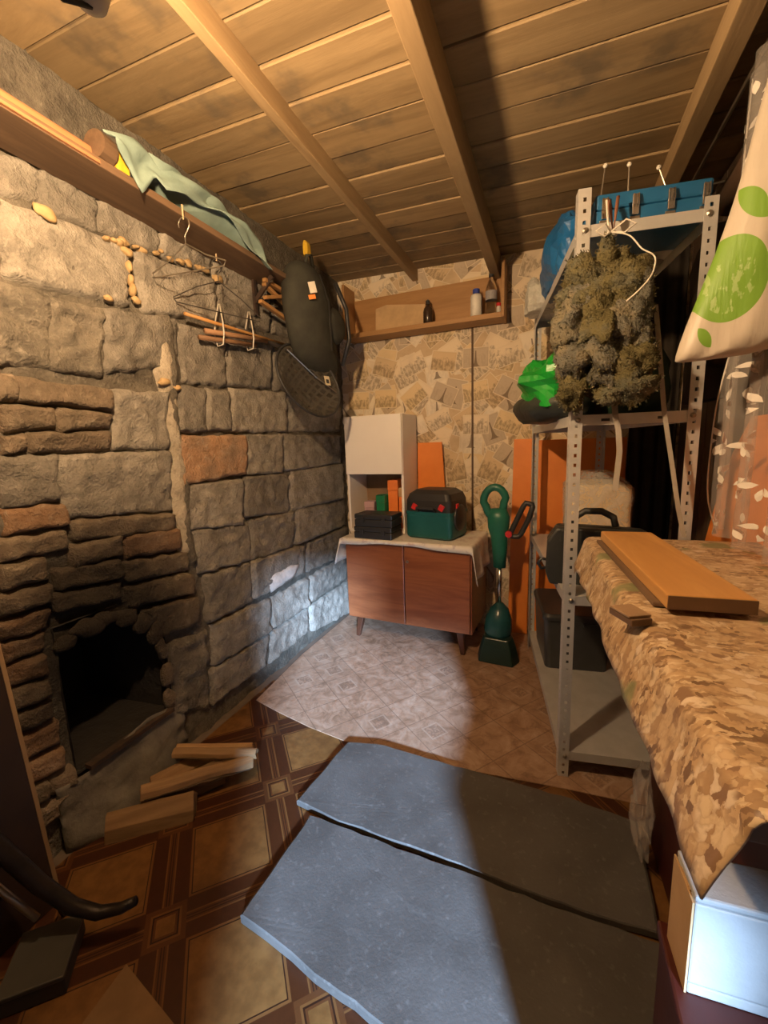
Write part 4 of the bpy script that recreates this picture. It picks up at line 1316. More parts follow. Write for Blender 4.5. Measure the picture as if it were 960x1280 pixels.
# curved iron bar, block, cardboard
M_iron = plain('black_iron', (0.018, 0.014, 0.012), (0.03, 0.022, 0.018), 20, .45, .3, 60, metal=.5)
ib = thing('iron_bar', 'curved black iron bar reaching in at the lower left over the dark block', 'iron bar', (-1.0, .46, .06))
P = [(-1.20, .36, .46), (-1.155, .405, .33), (-1.10, .445, .20), (-1.05, .475, .125), (-1.0, .502, .095), (-.955, .528, .098), (-.925, .545, .112)]
obj('bar', MB().tube(P, .016, 10, rs=[.020, .020, .019, .0175, .0155, .013, .011]), M_iron, ib, smooth=True)
obj('foot', MB().tube([(-1.10, .446, .19), (-1.145, .49, .09), (-1.165, .51, .008)], .010, 8), M_iron, ib, smooth=True)
obj('tube_brace', MB().tube([(-1.215, .37, .30), (-1.16, .40, .21), (-1.105, .43, .12)], .008, 8), M_steel, ib, smooth=True)
bl = thing('dark_block', 'dark grey block lying on the parquet linoleum at lower left', 'block', (-1.075, .415, .0035), R(42))
obj('body', MB().box((-.062, -.068, 0), (.062, .068, .040)), plain('dark_block_grey', (0.035, 0.032, 0.028), rough=.6), bl, bevel=.004, local=True)
obj('top_plate', MB().box((-.064, -.070, .0405), (.064, .070, .052)), plain('dark_block_top', (0.055, 0.052, 0.045), rough=.55), bl, bevel=.003, local=True)
solo('cardboard_sheet', MB().prism([(-.905, .492), (-.70, .455), (-.62, .30), (-.88, .28)], lambda a, b, d: (a, b, d + .01 * (b < .4)), .0036, .0066), plain('dim_card', (0.24, 0.14, 0.065), rough=.8),
     'pale brown cardboard corner lying on the floor at the bottom left', 'cardboard')

# ================================================================== METAL SHELVING RACK
RX, RY, RA = 0.05, 1.44, R(9)
RM = Matrix.Translation((RX, RY, 0)) @ Matrix.Rotation(RA, 4, 'Z')
RWD, RLN, RH = 0.355, 0.985, 1.905
rk = thing('shelving_rack', 'grey metal shelving rack with perforated uprights right of the orange boards', 'shelving rack', (RX, RY, 0.0065), RA)
LEV = (0.095, 0.675, 1.265, 1.805)


def perforated(w, h, fn):
    """sheet strip with a row of square holes; fn(a across, z) -> point"""
    mb = MB()
    pitch, hole = 0.0305, 0.0085
    n = int(h / pitch)
    a0, a1, a2, a3 = 0, (w - hole) / 2, (w + hole) / 2, w
    for k in range(n):
        z0, z3 = k * pitch, (k + 1) * pitch
        if k == n - 1:
            z3 = h
        zm = k * pitch + pitch / 2
        z1, z2 = zm - hole * .62, zm + hole * .62
        A, Z = (a0, a1, a2, a3), (z0, z1, z2, z3)
        b = len(mb.v)
        for z in Z:
            for a in A:
                mb.v.append(Vector(fn(a, z)))
        for i in range(3):
            for j in range(3):
                if i == 1 and j == 1:
                    continue
                p = b + i * 4 + j
                mb.f.append((p, p + 1, p + 5, p + 4))
    return mb


UWD = 0.034
for cx, cy, sx, sy in ((0, 0, 1, 1), (RWD, 0, -1, 1), (0, RLN, 1, -1), (RWD, RLN, -1, -1)):
    hh = RH if sx > 0 else 1.836
    u = perforated(UWD, hh, lambda a, z: (cx + sx * a, cy, z))
    u2 = perforated(UWD, hh, lambda a, z: (cx, cy + sy * a, z))
    u.add(u2.v, u2.f)
    obj('upright', u, M_metal_grey, rk, local=True, solid=.002, fix=False)
for z in LEV:
    s = obj('shelf', MB().box((.003, .003, z), (RWD - .003, RLN - .003, z + .003)), M_metal_grey, rk, local=True)
    for lo, hi in (((.0025, .0025, z - .030), (RWD - .0025, .005, z + .0035)), ((.0025, RLN - .005, z - .030), (RWD - .0025, RLN - .0025, z + .0035)),
                   ((.0025, .005, z - .030), (.005, RLN - .005, z + .0035)), ((RWD - .005, .005, z - .030), (RWD - .0025, RLN - .005, z + .0035))):
        obj('lip', MB().box(lo, hi), M_metal_grey, s, local=True, bevel=.001)
    for x in (.021, RWD - .021):
        for dz in (-.012,):
            obj('bolt', MB().lathe([(.0005, -.001), (.008, -.001), (.008, .003), (.004, .006), (.0005, .0065)], (x, -.0015, z + dz), 8, Euler((R(90), 0, 0)).to_matrix()), M_steel, s, local=True)
for x in (.10, RWD - .10):
    s = obj('slot', MB().box((x - .012, .0005, LEV[2] - .018), (x + .012, .0024, LEV[2] - .010)), M_plastic_black, rk, local=True)


def rw(x, y, z):
    return RM @ Vector((x, y, z))


def on_rack(name, label, cat, x, y, z, rz=0.0, group=None):
    p = rw(x, y, z)
    return thing(name, label, cat, p, RA + rz, group)


# drill case standing on the second shelf
M_case = plain('case_black', (0.02, 0.022, 0.021), (0.03, 0.032, 0.03), 8, .5, .2, 200)
e = on_rack('power_tool_case', 'black plastic power tool case standing on the second shelf of the rack', 'case', .100, .165, LEV[1] + .0035, R(-9))
out = [(a * 1.22 + .008, b * .95) for a, b in ((-.105, 0), (.155, 0), (.170, .06), (.170, .19), (.135, .215), (.06, .220), (.04, .250), (-.02, .258), (-.05, .225), (-.09, .222), (-.115, .17), (-.118, .05))]
inn = [(-.012, .205), (.04, .205), (.034, .235), (-.008, .238)]
obj('shell', MB().prism([p for p in out if p[1] < .222], lambda a, b, d: (a, d, b), -.050, -.001), M_case, e, bevel=.008, local=True)
obj('shell', MB().prism([p for p in out if p[1] < .222], lambda a, b, d: (a, d, b), .001, .050), M_case, e, bevel=.008, local=True)
obj('handle', MB().tube([(-.050, 0, .215), (-.040, 0, .245), (-.008, 0, .268), (.045, 0, .268), (.082, 0, .248), (.090, 0, .215)], .012, 8), M_case, e, smooth=True, local=True)
for s in (-.075, .12):
    obj('latch', MB().box((s - .014, -.058, .165), (s + .014, -.049, .205)), M_case, e, bevel=.002, local=True)
obj('loop', MB().tube([(-.130, -.02, .085), (-.150, -.025, .090), (-.162, -.025, .07), (-.150, -.025, .052), (-.130, -.02, .055)], .006, 8), M_plastic_black, e, smooth=True, local=True)

# wrapped pack behind it
M_film = film('clear_film', (0.85, 0.82, 0.76), .32, .15)
e = on_rack('wrapped_pack', 'cream foam blocks wrapped in clear plastic behind the black tool case', 'pack', .225, .56, LEV[1] + .0035, R(-4))
M_cream = plain('cream_foam', (0.66, 0.52, 0.30), (0.58, 0.44, 0.25), 9, .8)
obj('foam_block', MB().box((-.115, -.14, 0), (.108, .14, .335)), M_cream, e, bevel=.012, local=True)
mb = MB()


def wrap(u, v):
    th = 2 * math.pi * u
    c, s = math.cos(th), math.sin(th)
    k = (abs(c) ** 6 + abs(s) ** 6) ** (-1 / 6)
    z = .004 + .38 * v
    w = 1 - .55 * max(0, v - .86) / .14
    q = .010 * noise.noise(Vector((c * 4, s * 4, v * 5)))
    return (-.003 + (.122 + q) * c * k * w, (.156 + q) * s * k * w, z)


obj('plastic_wrap', MB().grid(wrap, 48, 18), M_film, e, smooth=True, local=True)

# dark tub on the bottom shelf
M_tub = plain('dark_tub', (0.045, 0.047, 0.050), (0.03, 0.032, 0.034), 6, .3)
e = on_rack('storage_tub', 'dark translucent plastic tub with lid on the bottom shelf of the rack', 'tub', .175, .745, LEV[0] + .0035)
obj('tub', MB().rings([rrect(.150, .185, .025, z, 5, k, k) for z, k in ((0, .90), (.010, .93), (.255, 1))]), M_tub, e, bevel=.003, local=True)
obj('lid', MB().rings([rrect(.158, .193, .028, z, 5, k, k) for z, k in ((.2555, 1), (.275, 1), (.288, .95))]), M_tub, e, bevel=.003, local=True)
for s in (-1, 1):
    obj('handle', MB().box((s * .05 - .03, -.205, .235), (s * .05 + .03, -.192, .252)), M_tub, e, bevel=.003, local=True)

# green-and-black bag on the third shelf
M_gbag = plain('green_bag', (0.012, 0.33, 0.035), (0.01, 0.24, 0.025), 9, .35, .5, 20, dist=.01)
M_kbag = plain('black_bag', (0.02, 0.025, 0.02), (0.03, 0.035, 0.028), 9, .5, .5, 20, dist=.01)
zs = LEV[2] + .0035
e = on_rack('carrier_bag', 'bright green and black bag bulging over the left edge of the third shelf', 'bag', .02, .40, zs)


def slump(mb, z0, sq=.35):
    for p in mb.v:
        if p.z < z0:
            p.z = z0 + (p.z - z0) * 0.0 + .0005
    return mb


obj('lower_bag', slump(MB().blob((.00, -.02, .055), (.135, .20, .075), 2, .30, 7, 24, 14), 0), M_kbag, e, smooth=True, local=True)
obj('upper_bag', slump(MB().blob((-.03, -.06, .145), (.125, .20, .105), 5, .42, 9, 26, 16), .045), M_gbag, e, smooth=False, local=True)
obj('bag_neck', MB().blob((.06, -.05, .235), (.035, .04, .075), 7, .5, 14, 14, 10), M_gbag, e, smooth=False, local=True)

e = on_rack('dark_sack', 'dark green sack slumped at the right of the third shelf behind the moss bundle', 'sack', .255, .30, zs)
M_dgreen = plain('dark_green_sack', (0.012, 0.035, 0.018), (0.02, 0.05, 0.025), 7, .6, .5, 20, dist=.01)
obj('sack', slump(MB().blob((0, 0, .13), (.088, .22, .175), 9, .3, 7, 22, 14), 0), M_dgreen, e, smooth=True, local=True)
obj('tied_neck', MB().blob((.0, .05, .325), (.03, .04, .05), 4, .4, 15, 12, 8), M_dgreen, e, smooth=True, local=True)
solo('shelf_carton', MB().box(tuple(rw(.12, .62, zs)), tuple(rw(.12, .62, zs) + Vector((.17, .22, .15)))), plain('dark_carton', (0.06, 0.035, 0.022)),
     'dark brown carton at the back of the third shelf of the rack', 'box', bevel=.003)

# --- moss-like bundle hung from the top shelf
t = NT('moss_fibre')
co = t.coord('Object')
n1 = t.noise(co, 11, 4, .6)
n2 = t.noise(co, 60, 4, .7)
col = t.ramp(n1, [(.32, (0.085, 0.076, 0.032)), (.48, (0.18, 0.155, 0.075)), (.6, (0.14, 0.14, 0.10)), (.72, (0.26, 0.225, 0.13))])
col = t.mix(t.smooth(n2, .42, .30), col, (0.05, 0.045, 0.02))
t.bump(t.math('ADD', n2, t.noise(co, 170, 4)), 1.0, .012)
M_moss = t.done(col, .95, 0, .1)
t = NT('grey_moss')
co = t.coord('Object')
n2 = t.noise(co, 55, 4, .7)
col = t.ramp(t.noise(co, 14, 4, .6), [(.35, (0.095, 0.09, 0.065)), (.5, (0.18, 0.175, 0.145)), (.7, (0.28, 0.24, 0.15))])
col = t.mix(t.smooth(n2, .42, .30), col, (0.05, 0.045, 0.03))
t.bump(t.math('ADD', n2, t.noise(co, 170, 4)), 1.0, .012)
M_moss2 = t.done(col, .95, 0, .1)
ms = thing('moss_bundle', 'shaggy moss-coloured camouflage bundle tied with white string below the top shelf', 'bundle', (.125, 1.385, 1.30))
CL = [((.13, 1.385, 1.675), (.038, .036, .060), M_moss), ((.085, 1.375, 1.625), (.080, .055, .065), M_moss), ((.165, 1.385, 1.605), (.070, .055, .080), M_moss),
      ((.045, 1.375, 1.545), (.055, .05, .085), M_moss2), ((.110, 1.365, 1.535), (.045, .05, .095), M_moss), ((.165, 1.375, 1.505), (.055, .05, .090), M_moss2),
      ((.205, 1.385, 1.52), (.045, .05, .10), M_moss2), ((.05, 1.38, 1.43), (.055, .05, .07), M_moss2), ((.125, 1.36, 1.42), (.045, .045, .09), M_moss2),
      ((.19, 1.375, 1.395), (.060, .05, .065), M_moss), ((.05, 1.385, 1.345), (.042, .045, .05), M_moss), ((.185, 1.365, 1.335), (.065, .045, .038), M_moss),
      ((.225, 1.385, 1.42), (.035, .04, .055), M_moss2)]
tuft = MB()
for k, (c, r, m) in enumerate(CL):
    b = MB().blob(c, r, k * 1.7, .62, 22, 26, 18, 4)
    obj('clump', b, m, ms, smooth=True)
    for p in b.v:
        for _ in range(2):
            d = (p - Vector(c)).normalized() + Vector((rnd.gauss(0, .5), rnd.gauss(0, .5), rnd.gauss(-.2, .5)))
            d = d.normalized() * rnd.uniform(.004, .010)
            s = Vector((rnd.gauss(0, 1), rnd.gauss(0, 1), rnd.gauss(0, 1))).normalized() * .0018
            tuft.add([p - s, p + s, p + d + s * .4, p + d - s * .4], [(0, 1, 2, 3)])
fo = obj('fibres', tuft, M_moss, ms, fix=False)
fo['kind'] = 'stuff'
top = Vector((.130, 1.385, 1.752))
st = obj('tie_string', MB().tube([top + Vector((.014 * math.cos(a), .014 * math.sin(a), .004 * math.sin(a * 3))) for a in [2 * math.pi * k / 14 for k in range(14)]], .006, 6, closed=True), M_string, ms, smooth=True)
for s in (-1, 1):
    obj('bow_loop', MB().tube([top + Vector((.0, -.018, .0)), top + Vector((.024 * s + .010, -.032, .018)), top + Vector((.047 * s + .010, -.032, .004)), top + Vector((.024 * s + .008, -.028, -.012)), top + Vector((.0, -.018, 0))], .0024, 6), M_string, st, smooth=True)
obj('string_end', MB().tube(spline([top + Vector(v) for v in ((.0, -.018, 0), (.04, -.05, -.03), (.065, -.085, -.08), (.092, -.10, -.11), (.088, -.105, -.15), (.065, -.105, -.18), (.035, -.10, -.205))]), .0018, 6), M_string, st, smooth=True)
obj('hang_string', MB().tube([top, top + Vector((-.006, .01, .04)), top + Vector((-.010, .025, .10))], .003, 6), M_string, ms)
solo('looped_rope', MB().tube([(.128, 1.432, 1.86), (.131, 1.420, 1.83), (.140, 1.415, 1.77), (.146, 1.418, 1.83), (.150, 1.432, 1.865)], .005, 6),
     plain('brown_cord', (0.22, 0.09, 0.05)), 'brown cord looped over the top shelf beside the moss bundle', 'cord', smooth=True)

# --- top shelf
zt = LEV[3] + .0035
M_blue = plain('blue_plastic', (0.018, 0.13, 0.30), (0.014, 0.105, 0.25), 8, .35)
e = on_rack('latched_case', 'flat blue case with four metal latches along the front of the top shelf', 'case', .200, .135, zt)
obj('tray', MB().box((-.150, -.115, 0), (.150, .115, .048)), M_blue, e, bevel=.006, local=True)
obj('lid', MB().box((-.150, -.115, .0485), (.150, .115, .092)), M_blue, e, bevel=.008, local=True)
for x in (-.125, -.045, .045, .130):
    l = obj('latch', MB().box((x - .009, -.1225, .022), (x + .009, -.1155, .076)), M_chrome, e, bevel=.002, local=True)
    obj('hasp', MB().tube([(x - .006, -.124, .075), (x - .006, -.128, .045), (x + .006, -.128, .045), (x + .006, -.124, .075)], .002, 6), M_chrome, l, local=True)
    obj('rivet_plate', MB().box((x - .013, -.1175, .004), (x + .013, -.1152, .020)), M_steel, l, local=True, bevel=.001)
M_tarp = plain('blue_tarp', (0.012, 0.12, 0.33), (0.01, 0.09, 0.25), 7, .4, .5, 18, dist=.01)
e = on_rack('blue_tarp', 'crumpled blue tarpaulin on the top shelf beside the pale plastic bag', 'tarpaulin', .06, .52, zt)
obj('bundle', slump(MB().blob((-.01, -.03, .105), (.075, .27, .145), 3, .30, 8, 26, 16), 0), M_tarp, e, local=True)
obj('loose_corner', slump(MB().blob((-.03, -.18, .06), (.035, .07, .09), 6, .35, 12, 16, 10), 0), M_tarp, e, local=True)
e = on_rack('plastic_bag', 'pale translucent plastic bag at the back of the top shelf by the wallpaper', 'bag', .02, .83, zt)
obj('bag', slump(MB().blob((-.02, 0, .05), (.07, .10, .10), 8, .4, 10, 20, 12), 0), film('milky_film', (0.62, 0.62, 0.56), .8, .35), e, local=True)
obj('bag_corner', MB().blob((-.055, 0.0, .10), (.03, .05, .05), 2, .5, 14, 14, 8), film('milky_film_corner', (0.62, 0.62, 0.56), .8, .35), e, local=True)
for k, (a, b, lab) in enumerate((((.112, 1.51, 1.905), (.121, 1.51, 1.992), 'thin ball-tipped rod leaning left on the blue case'),
                                 ((.185, 1.52, 1.905), (.184, 1.52, 1.985), 'upright ball-tipped rod in the middle of the blue case'),
                                 ((.285, 1.54, 1.905), (.262, 1.54, 1.968), 'ball-tipped rod at the right end of the blue case'))):
    e = thing('tip_up_rod', lab, 'rod', a, 0, 'ball-tipped rods on the blue case')
    obj('stem', MB().tube([a, b], .0022, 6), M_steel, e)
    obj('ball', MB().blob(b, (.0065, .0065, .0065), 0, 0, 1, 10, 8), M_string, e, smooth=True)

# hanging straps
M_strap = plain('grey_strap', (0.40, 0.36, 0.31), rough=.8)
solo('hanging_strap', MB().rings([[(x - .006, y, z), (x + .006, y, z), (x + .006, y + .002, z), (x - .006, y + .002, z)] for x, y, z in
                                  ((.252, 1.405, 1.56), (.272, 1.41, 1.42), (.292, 1.415, 1.27), (.325, 1.42, 1.10), (.345, 1.42, .99), (.366, 1.425, .906))]), M_strap,
     'long pale strap hanging down the right side of the rack front', 'strap')
solo('hanging_strap', MB().rings([[(x - .008 * w, y, z), (x + .008 * w, y, z), (x + .008 * w, y + .002, z), (x - .008 * w, y + .002, z)] for x, y, z in
                                  ((.170, 1.452, 1.305), (.172, 1.436, 1.27), (.183, 1.438, 1.22), (.189, 1.44, 1.16), (.186, 1.44, 1.10), (.182, 1.44, 1.04))
                                  for w in (1.0,)]), M_strap, 'short pale strap hanging from the third shelf edge', 'strap')

# ================================================================== WORKBENCH AT THE RIGHT
TM = Matrix.Translation((.098, 1.405, 0)) @ Matrix.Rotation(R(3.2), 4, 'Z')
TW, TL, TZ = .42, 1.018, .893
tb = thing('workbench', 'narrow workbench with dark red side panels under the patterned cloth', 'workbench', (.098, 1.405, 0), R(3.2))
M_darkred = plain('dark_red_panel', (0.065, 0.010, 0.006), (0.048, 0.008, 0.005), 6, .45)
obj('top', MB().box((.006, -TL, TZ - .035), (TW, -.005, TZ)), M_oldwood, tb, bevel=.003, local=True)
obj('side_panel', MB().box((.195, -.70, .0065), (.213, -.10, TZ - .0355)), M_darkred, tb, bevel=.002, local=True)
obj('end_panel', MB().box((.2135, -.118, .0065), (TW - .01, -.10, TZ - .0355)), M_darkred, tb, bevel=.002, local=True)
obj('end_panel', MB().box((.2135, -.70, .0065), (TW - .01, -.682, TZ - .0355)), M_darkred, tb, bevel=.002, local=True)
obj('leg', MB().box((.36, -.98, .0065), (.40, -.94, TZ - .0355)), M_darkred, tb, bevel=.002, local=True)


def camo_cloth():
    t = NT('pebble_print_cloth')
    tc = t.coord('UV')
    nz = t.n('ShaderNodeTexNoise')
    t.link(tc, nz.inputs['Vector'])
    nz.inputs['Scale'].default_value = 8
    d = t.vmath('ADD', tc, t.vmath('SCALE', t.vmath('SUBTRACT', nz.outputs['Color'], (.5, .5, .5)), scale=.07))
    nz2 = t.n('ShaderNodeTexNoise')
    t.link(tc, nz2.inputs['Vector'])
    nz2.inputs['Scale'].default_value = 55
    nz2.inputs['Detail'].default_value = 4
    d = t.vmath('ADD', d, t.vmath('SCALE', t.vmath('SUBTRACT', nz2.outputs['Color'], (.5, .5, .5)), scale=.028))

    def vor(vec, scale, feat='F1'):
        nd = t.n('ShaderNodeTexVoronoi', feature=feat)
        t.link(vec, nd.inputs['Vector'])
        nd.inputs['Scale'].default_value = scale
        return nd
    st = t.vmath('MULTIPLY', d, (.62, 1.0, 1))
    v1 = vor(st, 66)
    v2 = vor(t.vmath('ADD', st, (3.3, 1.7, 0)), 135)
    e1 = vor(st, 66, 'DISTANCE_TO_EDGE')
    c1 = t.ramp(t.sep(v1.outputs['Color'])[0], [(0, (0.50, 0.36, 0.22)), (.28, (0.36, 0.235, 0.13)), (.45, (0.58, 0.45, 0.30)), (.62, (0.22, 0.13, 0.075)), (.74, (0.45, 0.31, 0.18)), (.86, (0.62, 0.50, 0.37))], 'CONSTANT')
    c2 = t.ramp(t.sep(v2.outputs['Color'])[1], [(0, (0.44, 0.30, 0.17)), (.4, (0.17, 0.10, 0.055)), (.55, (0.54, 0.41, 0.26)), (.8, (0.31, 0.20, 0.11))], 'CONSTANT')
    big = t.noise(tc, 4.5, 3, .6)
    col = t.mix(t.smooth(t.noise(tc, 17, 3), .42, .58), c1, c2)
    col = t.mix(t.math('MULTIPLY', t.smooth(e1.outputs['Distance'], .16, .0), .28), col, (0.23, 0.13, 0.07))
    gr = t.smooth(t.noise(t.vmath('ADD', tc, (7, 3, 0)), 7, 3), .60, .66)
    col = t.mix(gr, col, t.mix(t.noise(tc, 60, 3), (0.12, 0.12, 0.05), (0.30, 0.29, 0.15)))
    dk = t.smooth(big, .60, .68)
    col = t.mix(t.math('MULTIPLY', dk, .7), col, (0.17, 0.09, 0.05))
    t.bump(t.math('ADD', t.noise(tc, 30, 3), t.math('MULTIPLY', e1.outputs['Distance'], .6)), .25, .004)
    return t.done(col, .48, 0, .45)


M_camo = camo_cloth()
NU, NV = 54, 90
mb = MB()
uvs = []
HEM = .082
for i in range(NU + 1):
    for j in range(NV + 1):
        s = i / NU * (TW + HEM + .03) - HEM          # across, negative = drop on the left
        l = -.035 + j / NV * (TL + .05)               # along, negative = drop at the far end
        y = -l if l > 0 else .004
        z = TZ + .003
        fold = .5 + .5 * noise.noise(Vector((l * 5, 2, 1)))
        rr = .022
        if s < rr:
            a = min(1.0, (rr - s) / (rr * math.pi / 2))
            x = rr - rr * math.sin(a * math.pi / 2)
            z -= rr * (1 - math.cos(a * math.pi / 2))
            ex = (rr - s) - rr * math.pi / 2
            if ex > 0:
                z -= ex
                x -= ex * (.22 + .25 * fold) + .010 * noise.noise(Vector((l * 14, s * 9, 5))) * min(1, ex / .03)
        else:
            x = s
            z += max(0.0, .003 * noise.noise(Vector((l * 9, s * 9, 3))))
        if l < 0:
            z += l
        z += .0015
        mb.v.append(TM @ Vector((x, y, z)))
        uvs.append((s, l))
for i in range(NU):
    for j in range(NV):
        a = i * (NV + 1) + j
        mb.f.append((a, a + 1, a + NV + 2, a + NV + 1))
tc_o = solo('patterned_tablecloth', mb, M_camo, 'cream and brown pebble-print oilcloth draped over the workbench', 'tablecloth', smooth=True, fix=False, solid=.002)
uvl = tc_o.data.uv_layers.new(name='cloth')
for lp in tc_o.data.loops:
    uvl.data[lp.index].uv = uvs[lp.vertex_index]

pb = thing('pine_plank', 'thick varnished pine board lying on the patterned tablecloth', 'board', (.226, 1.065, TZ + .008), R(5.4))
obj('board', MB().box((-.064, -.265, 0.0085), (.064, .265, .034)), M_pine, pb, bevel=.003, local=True)
obj('end_grain', MB().box((-.063, -.2675, .0095), (.063, -.2652, .033)), plain('end_grain_dark', (0.16, 0.085, 0.04), rough=.7), pb, local=True)
obj('batten', MB().box((-.075, -.235, 0.0), (-.030, .262, .008)), M_oldwood, pb, bevel=.002, local=True)
obj('batten', MB().box((.030, -.235, 0.0), (.070, .262, .008)), M_oldwood, pb, bevel=.002, local=True)
mx = thing('matchbox', 'small brown box lying near the left edge of the patterned tablecloth', 'box', (.128, .757, TZ + .0065), R(28))
obj('tray', MB().box((-.018, -.029, 0), (.018, .029, .012)), plain('brown_small_box', (0.15, 0.085, 0.045), rough=.35), mx, bevel=.002, local=True)
obj('cover', MB().box((-.0195, -.024, .0125), (.0195, .024, .0165)), plain('tan_small_lid', (0.34, 0.22, 0.13), rough=.3), mx, bevel=.001, local=True)
# dark red stool with the white foam piece, film beside it
sb = thing('red_stool', 'dark red boxy stool in the lower right corner', 'stool', (.33, .44, .0065))
obj('seat', MB().box((.178, .22, .406), (.50, .672, .428)), M_darkred, sb, bevel=.004)
obj('side_panel', MB().box((.182, .226, .0065), (.198, .664, .4055)), M_darkred, sb, bevel=.002)
obj('side_panel', MB().box((.480, .226, .0065), (.496, .664, .4055)), M_darkred, sb, bevel=.002)
obj('back_panel', MB().box((.1985, .648, .0065), (.4795, .664, .4055)), M_darkred, sb, bevel=.002)
M_foamw = plain('white_foam', (0.40, 0.40, 0.39), (0.36, 0.36, 0.35), 14, .75, .25, 160)
fb = thing('foam_box', 'open white foam packing box on the dark red stool', 'box', (.312, .622, .4285), R(4))
L_, D_, H_ = .12, .035, .150
obj('floor_panel', MB().box((-L_, -D_, 0), (L_, D_, .018)), M_foamw, fb, bevel=.003, local=True)
obj('front_wall', MB().box((-L_, -D_ - .0, .0182), (L_, -D_ + .018, H_)), M_foamw, fb, bevel=.003, local=True)
obj('back_wall', MB().box((-L_, D_ - .018, .0182), (L_, D_, H_)), M_foamw, fb, bevel=.003, local=True)
for s in (-1, 1):
    obj('end_wall', MB().box((s * (L_ - .009) - .009, -D_ + .0182, .0182), (s * (L_ - .009) + .009, D_ - .0182, H_)), M_foamw if s > 0 else M_kraft_and_shade, fb, local=True)  # left end coloured brown to stand for its warm shade
obj('end_shade', MB().box((-L_ - .003, -D_, 0.0), (-L_ - .0005, D_, H_)), M_kraft_and_shade, fb, local=True)  # brown layer painting the shade on the left end
obj('lid_flap', MB().box((-L_, -D_ + .001, H_ + .0005), (L_ * .45, D_, H_ + .010)), M_foamw, fb, bevel=.003, local=True)


def crumple(u, v):
    th = 2 * math.pi * u
    z = .036 + .25 * v
    r = (.020 + .020 * math.sin(v * 3.0)) * (1 + .7 * noise.noise(Vector((math.cos(th) * 2.2, math.sin(th) * 2.2, v * 6))))
    return (.262 + r * math.cos(th) * .55, 1.20 - .10 * v * 0 + r * 1.7 * math.sin(th) + .03 * noise.noise(Vector((v * 5, 1, 7))), z)


solo('plastic_film', MB().grid(crumple, 30, 22), film('crumpled_film', (0.55, 0.50, 0.45), .35, .12), 'crumpled clear plastic film against the dark red panel under the bench', 'plastic film', smooth=False)

# ================================================================== CURTAIN, BAG AND DARK THINGS ON THE RIGHT
t = NT('tulle')
co = t.coord('Object')
t.done((0.52, 0.48, 0.44), .8)
t.link(t.math('ADD', .17, t.math('MULTIPLY', t.noise(co, 25, 3), .20)), t.b.inputs['Alpha'])
M_tulle = t.m
M_leafw = plain('white_embroidery', (0.82, 0.77, 0.70), rough=.8)


def cur(y, z):
    k = (2.12 - z) / 1.2
    return Vector((.462 + .020 * math.sin(y * 38) * (.5 + .5 * k) + .012 * math.sin(y * 90 + z * 2), y, z))


cu = thing('tulle_curtain', 'sheer tulle curtain with white embroidered leaves at the right edge', 'curtain', (.46, 1.25, .92))
edge = lambda z: 1.555 + .02 * math.sin(z * 7) - .03 * max(0, 1.15 - z)
obj('tulle', MB().grid(lambda u, v: cur(.80 + (edge(.912 + 1.23 * v) - .80) * u, .912 + 1.23 * v), 70, 30), M_tulle, cu, smooth=True)
obj('hem_cord', MB().tube([cur(edge(.912 + 1.23 * k / 30), .912 + 1.23 * k / 30) for k in range(31)], .0022, 6), M_leafw, cu)
lr = random.Random(4)
spr = []
for r_ in range(11):
    for c_ in range(8):
        spr.append((1.53 - c_ * .085 - (r_ % 2) * .04 + lr.uniform(-.015, .015), .96 + r_ * .105 + lr.uniform(-.02, .02)))
for (y, z) in spr:
    a0 = lr.uniform(0, 6.28)
    for k in range(3):
        a = a0 + k * 1.15
        L, wd = lr.uniform(.026, .040), lr.uniform(.006, .009)
        pts = []
        for s, w in ((0, 0), (.3, .8), (.55, 1), (.8, .65), (1, 0)):
            pts.append((s, w))
        out = [(s, w) for s, w in pts] + [(s, -w) for s, w in pts[-2:0:-1]]
        vs = []
        for s, w in out:
            yy = y + (.012 + s * L) * math.cos(a) - w * wd * math.sin(a)
            zz = z + (.012 + s * L) * math.sin(a) + w * wd * math.cos(a)
            vs.append(cur(min(yy, edge(zz) - .002), max(zz, .915)) + Vector((-.0012, 0, 0)))
        obj('leaf_motif', MB().add(vs, [tuple(range(len(vs)))]), M_leafw, cu, solid=.0006, fix=False)
rod = thing('curtain_rod', 'thin metal curtain rod under the ceiling above the tulle curtain', 'rod', (.462, 1.3, 2.13))
obj('rod', MB().tube([(.462, .55, 2.145), (.462, 2.25, 2.145)], .006, 8), M_steel, rod, smooth=True)
for y in (.6, 2.2):
    obj('bracket', MB().tube([(.462, y, 2.15), (.462, y, 2.19), (.602, y, 2.19)], .004, 6), M_steel, rod)
solo('orange_board', MB().prism([(1.93, .50), (1.85, .78), (1.78, .95), (1.68, 1.14), (1.57, 1.25), (1.12, 1.255), (1.05, .50)], lambda a, b, d: (d - .02 * (1.25 - b), a, b), .545, .560), M_orange,
     'orange board seen through the tulle curtain at the right', 'board', bevel=.002)

# plastic carrier with green discs
BC = (.345, 1.215)


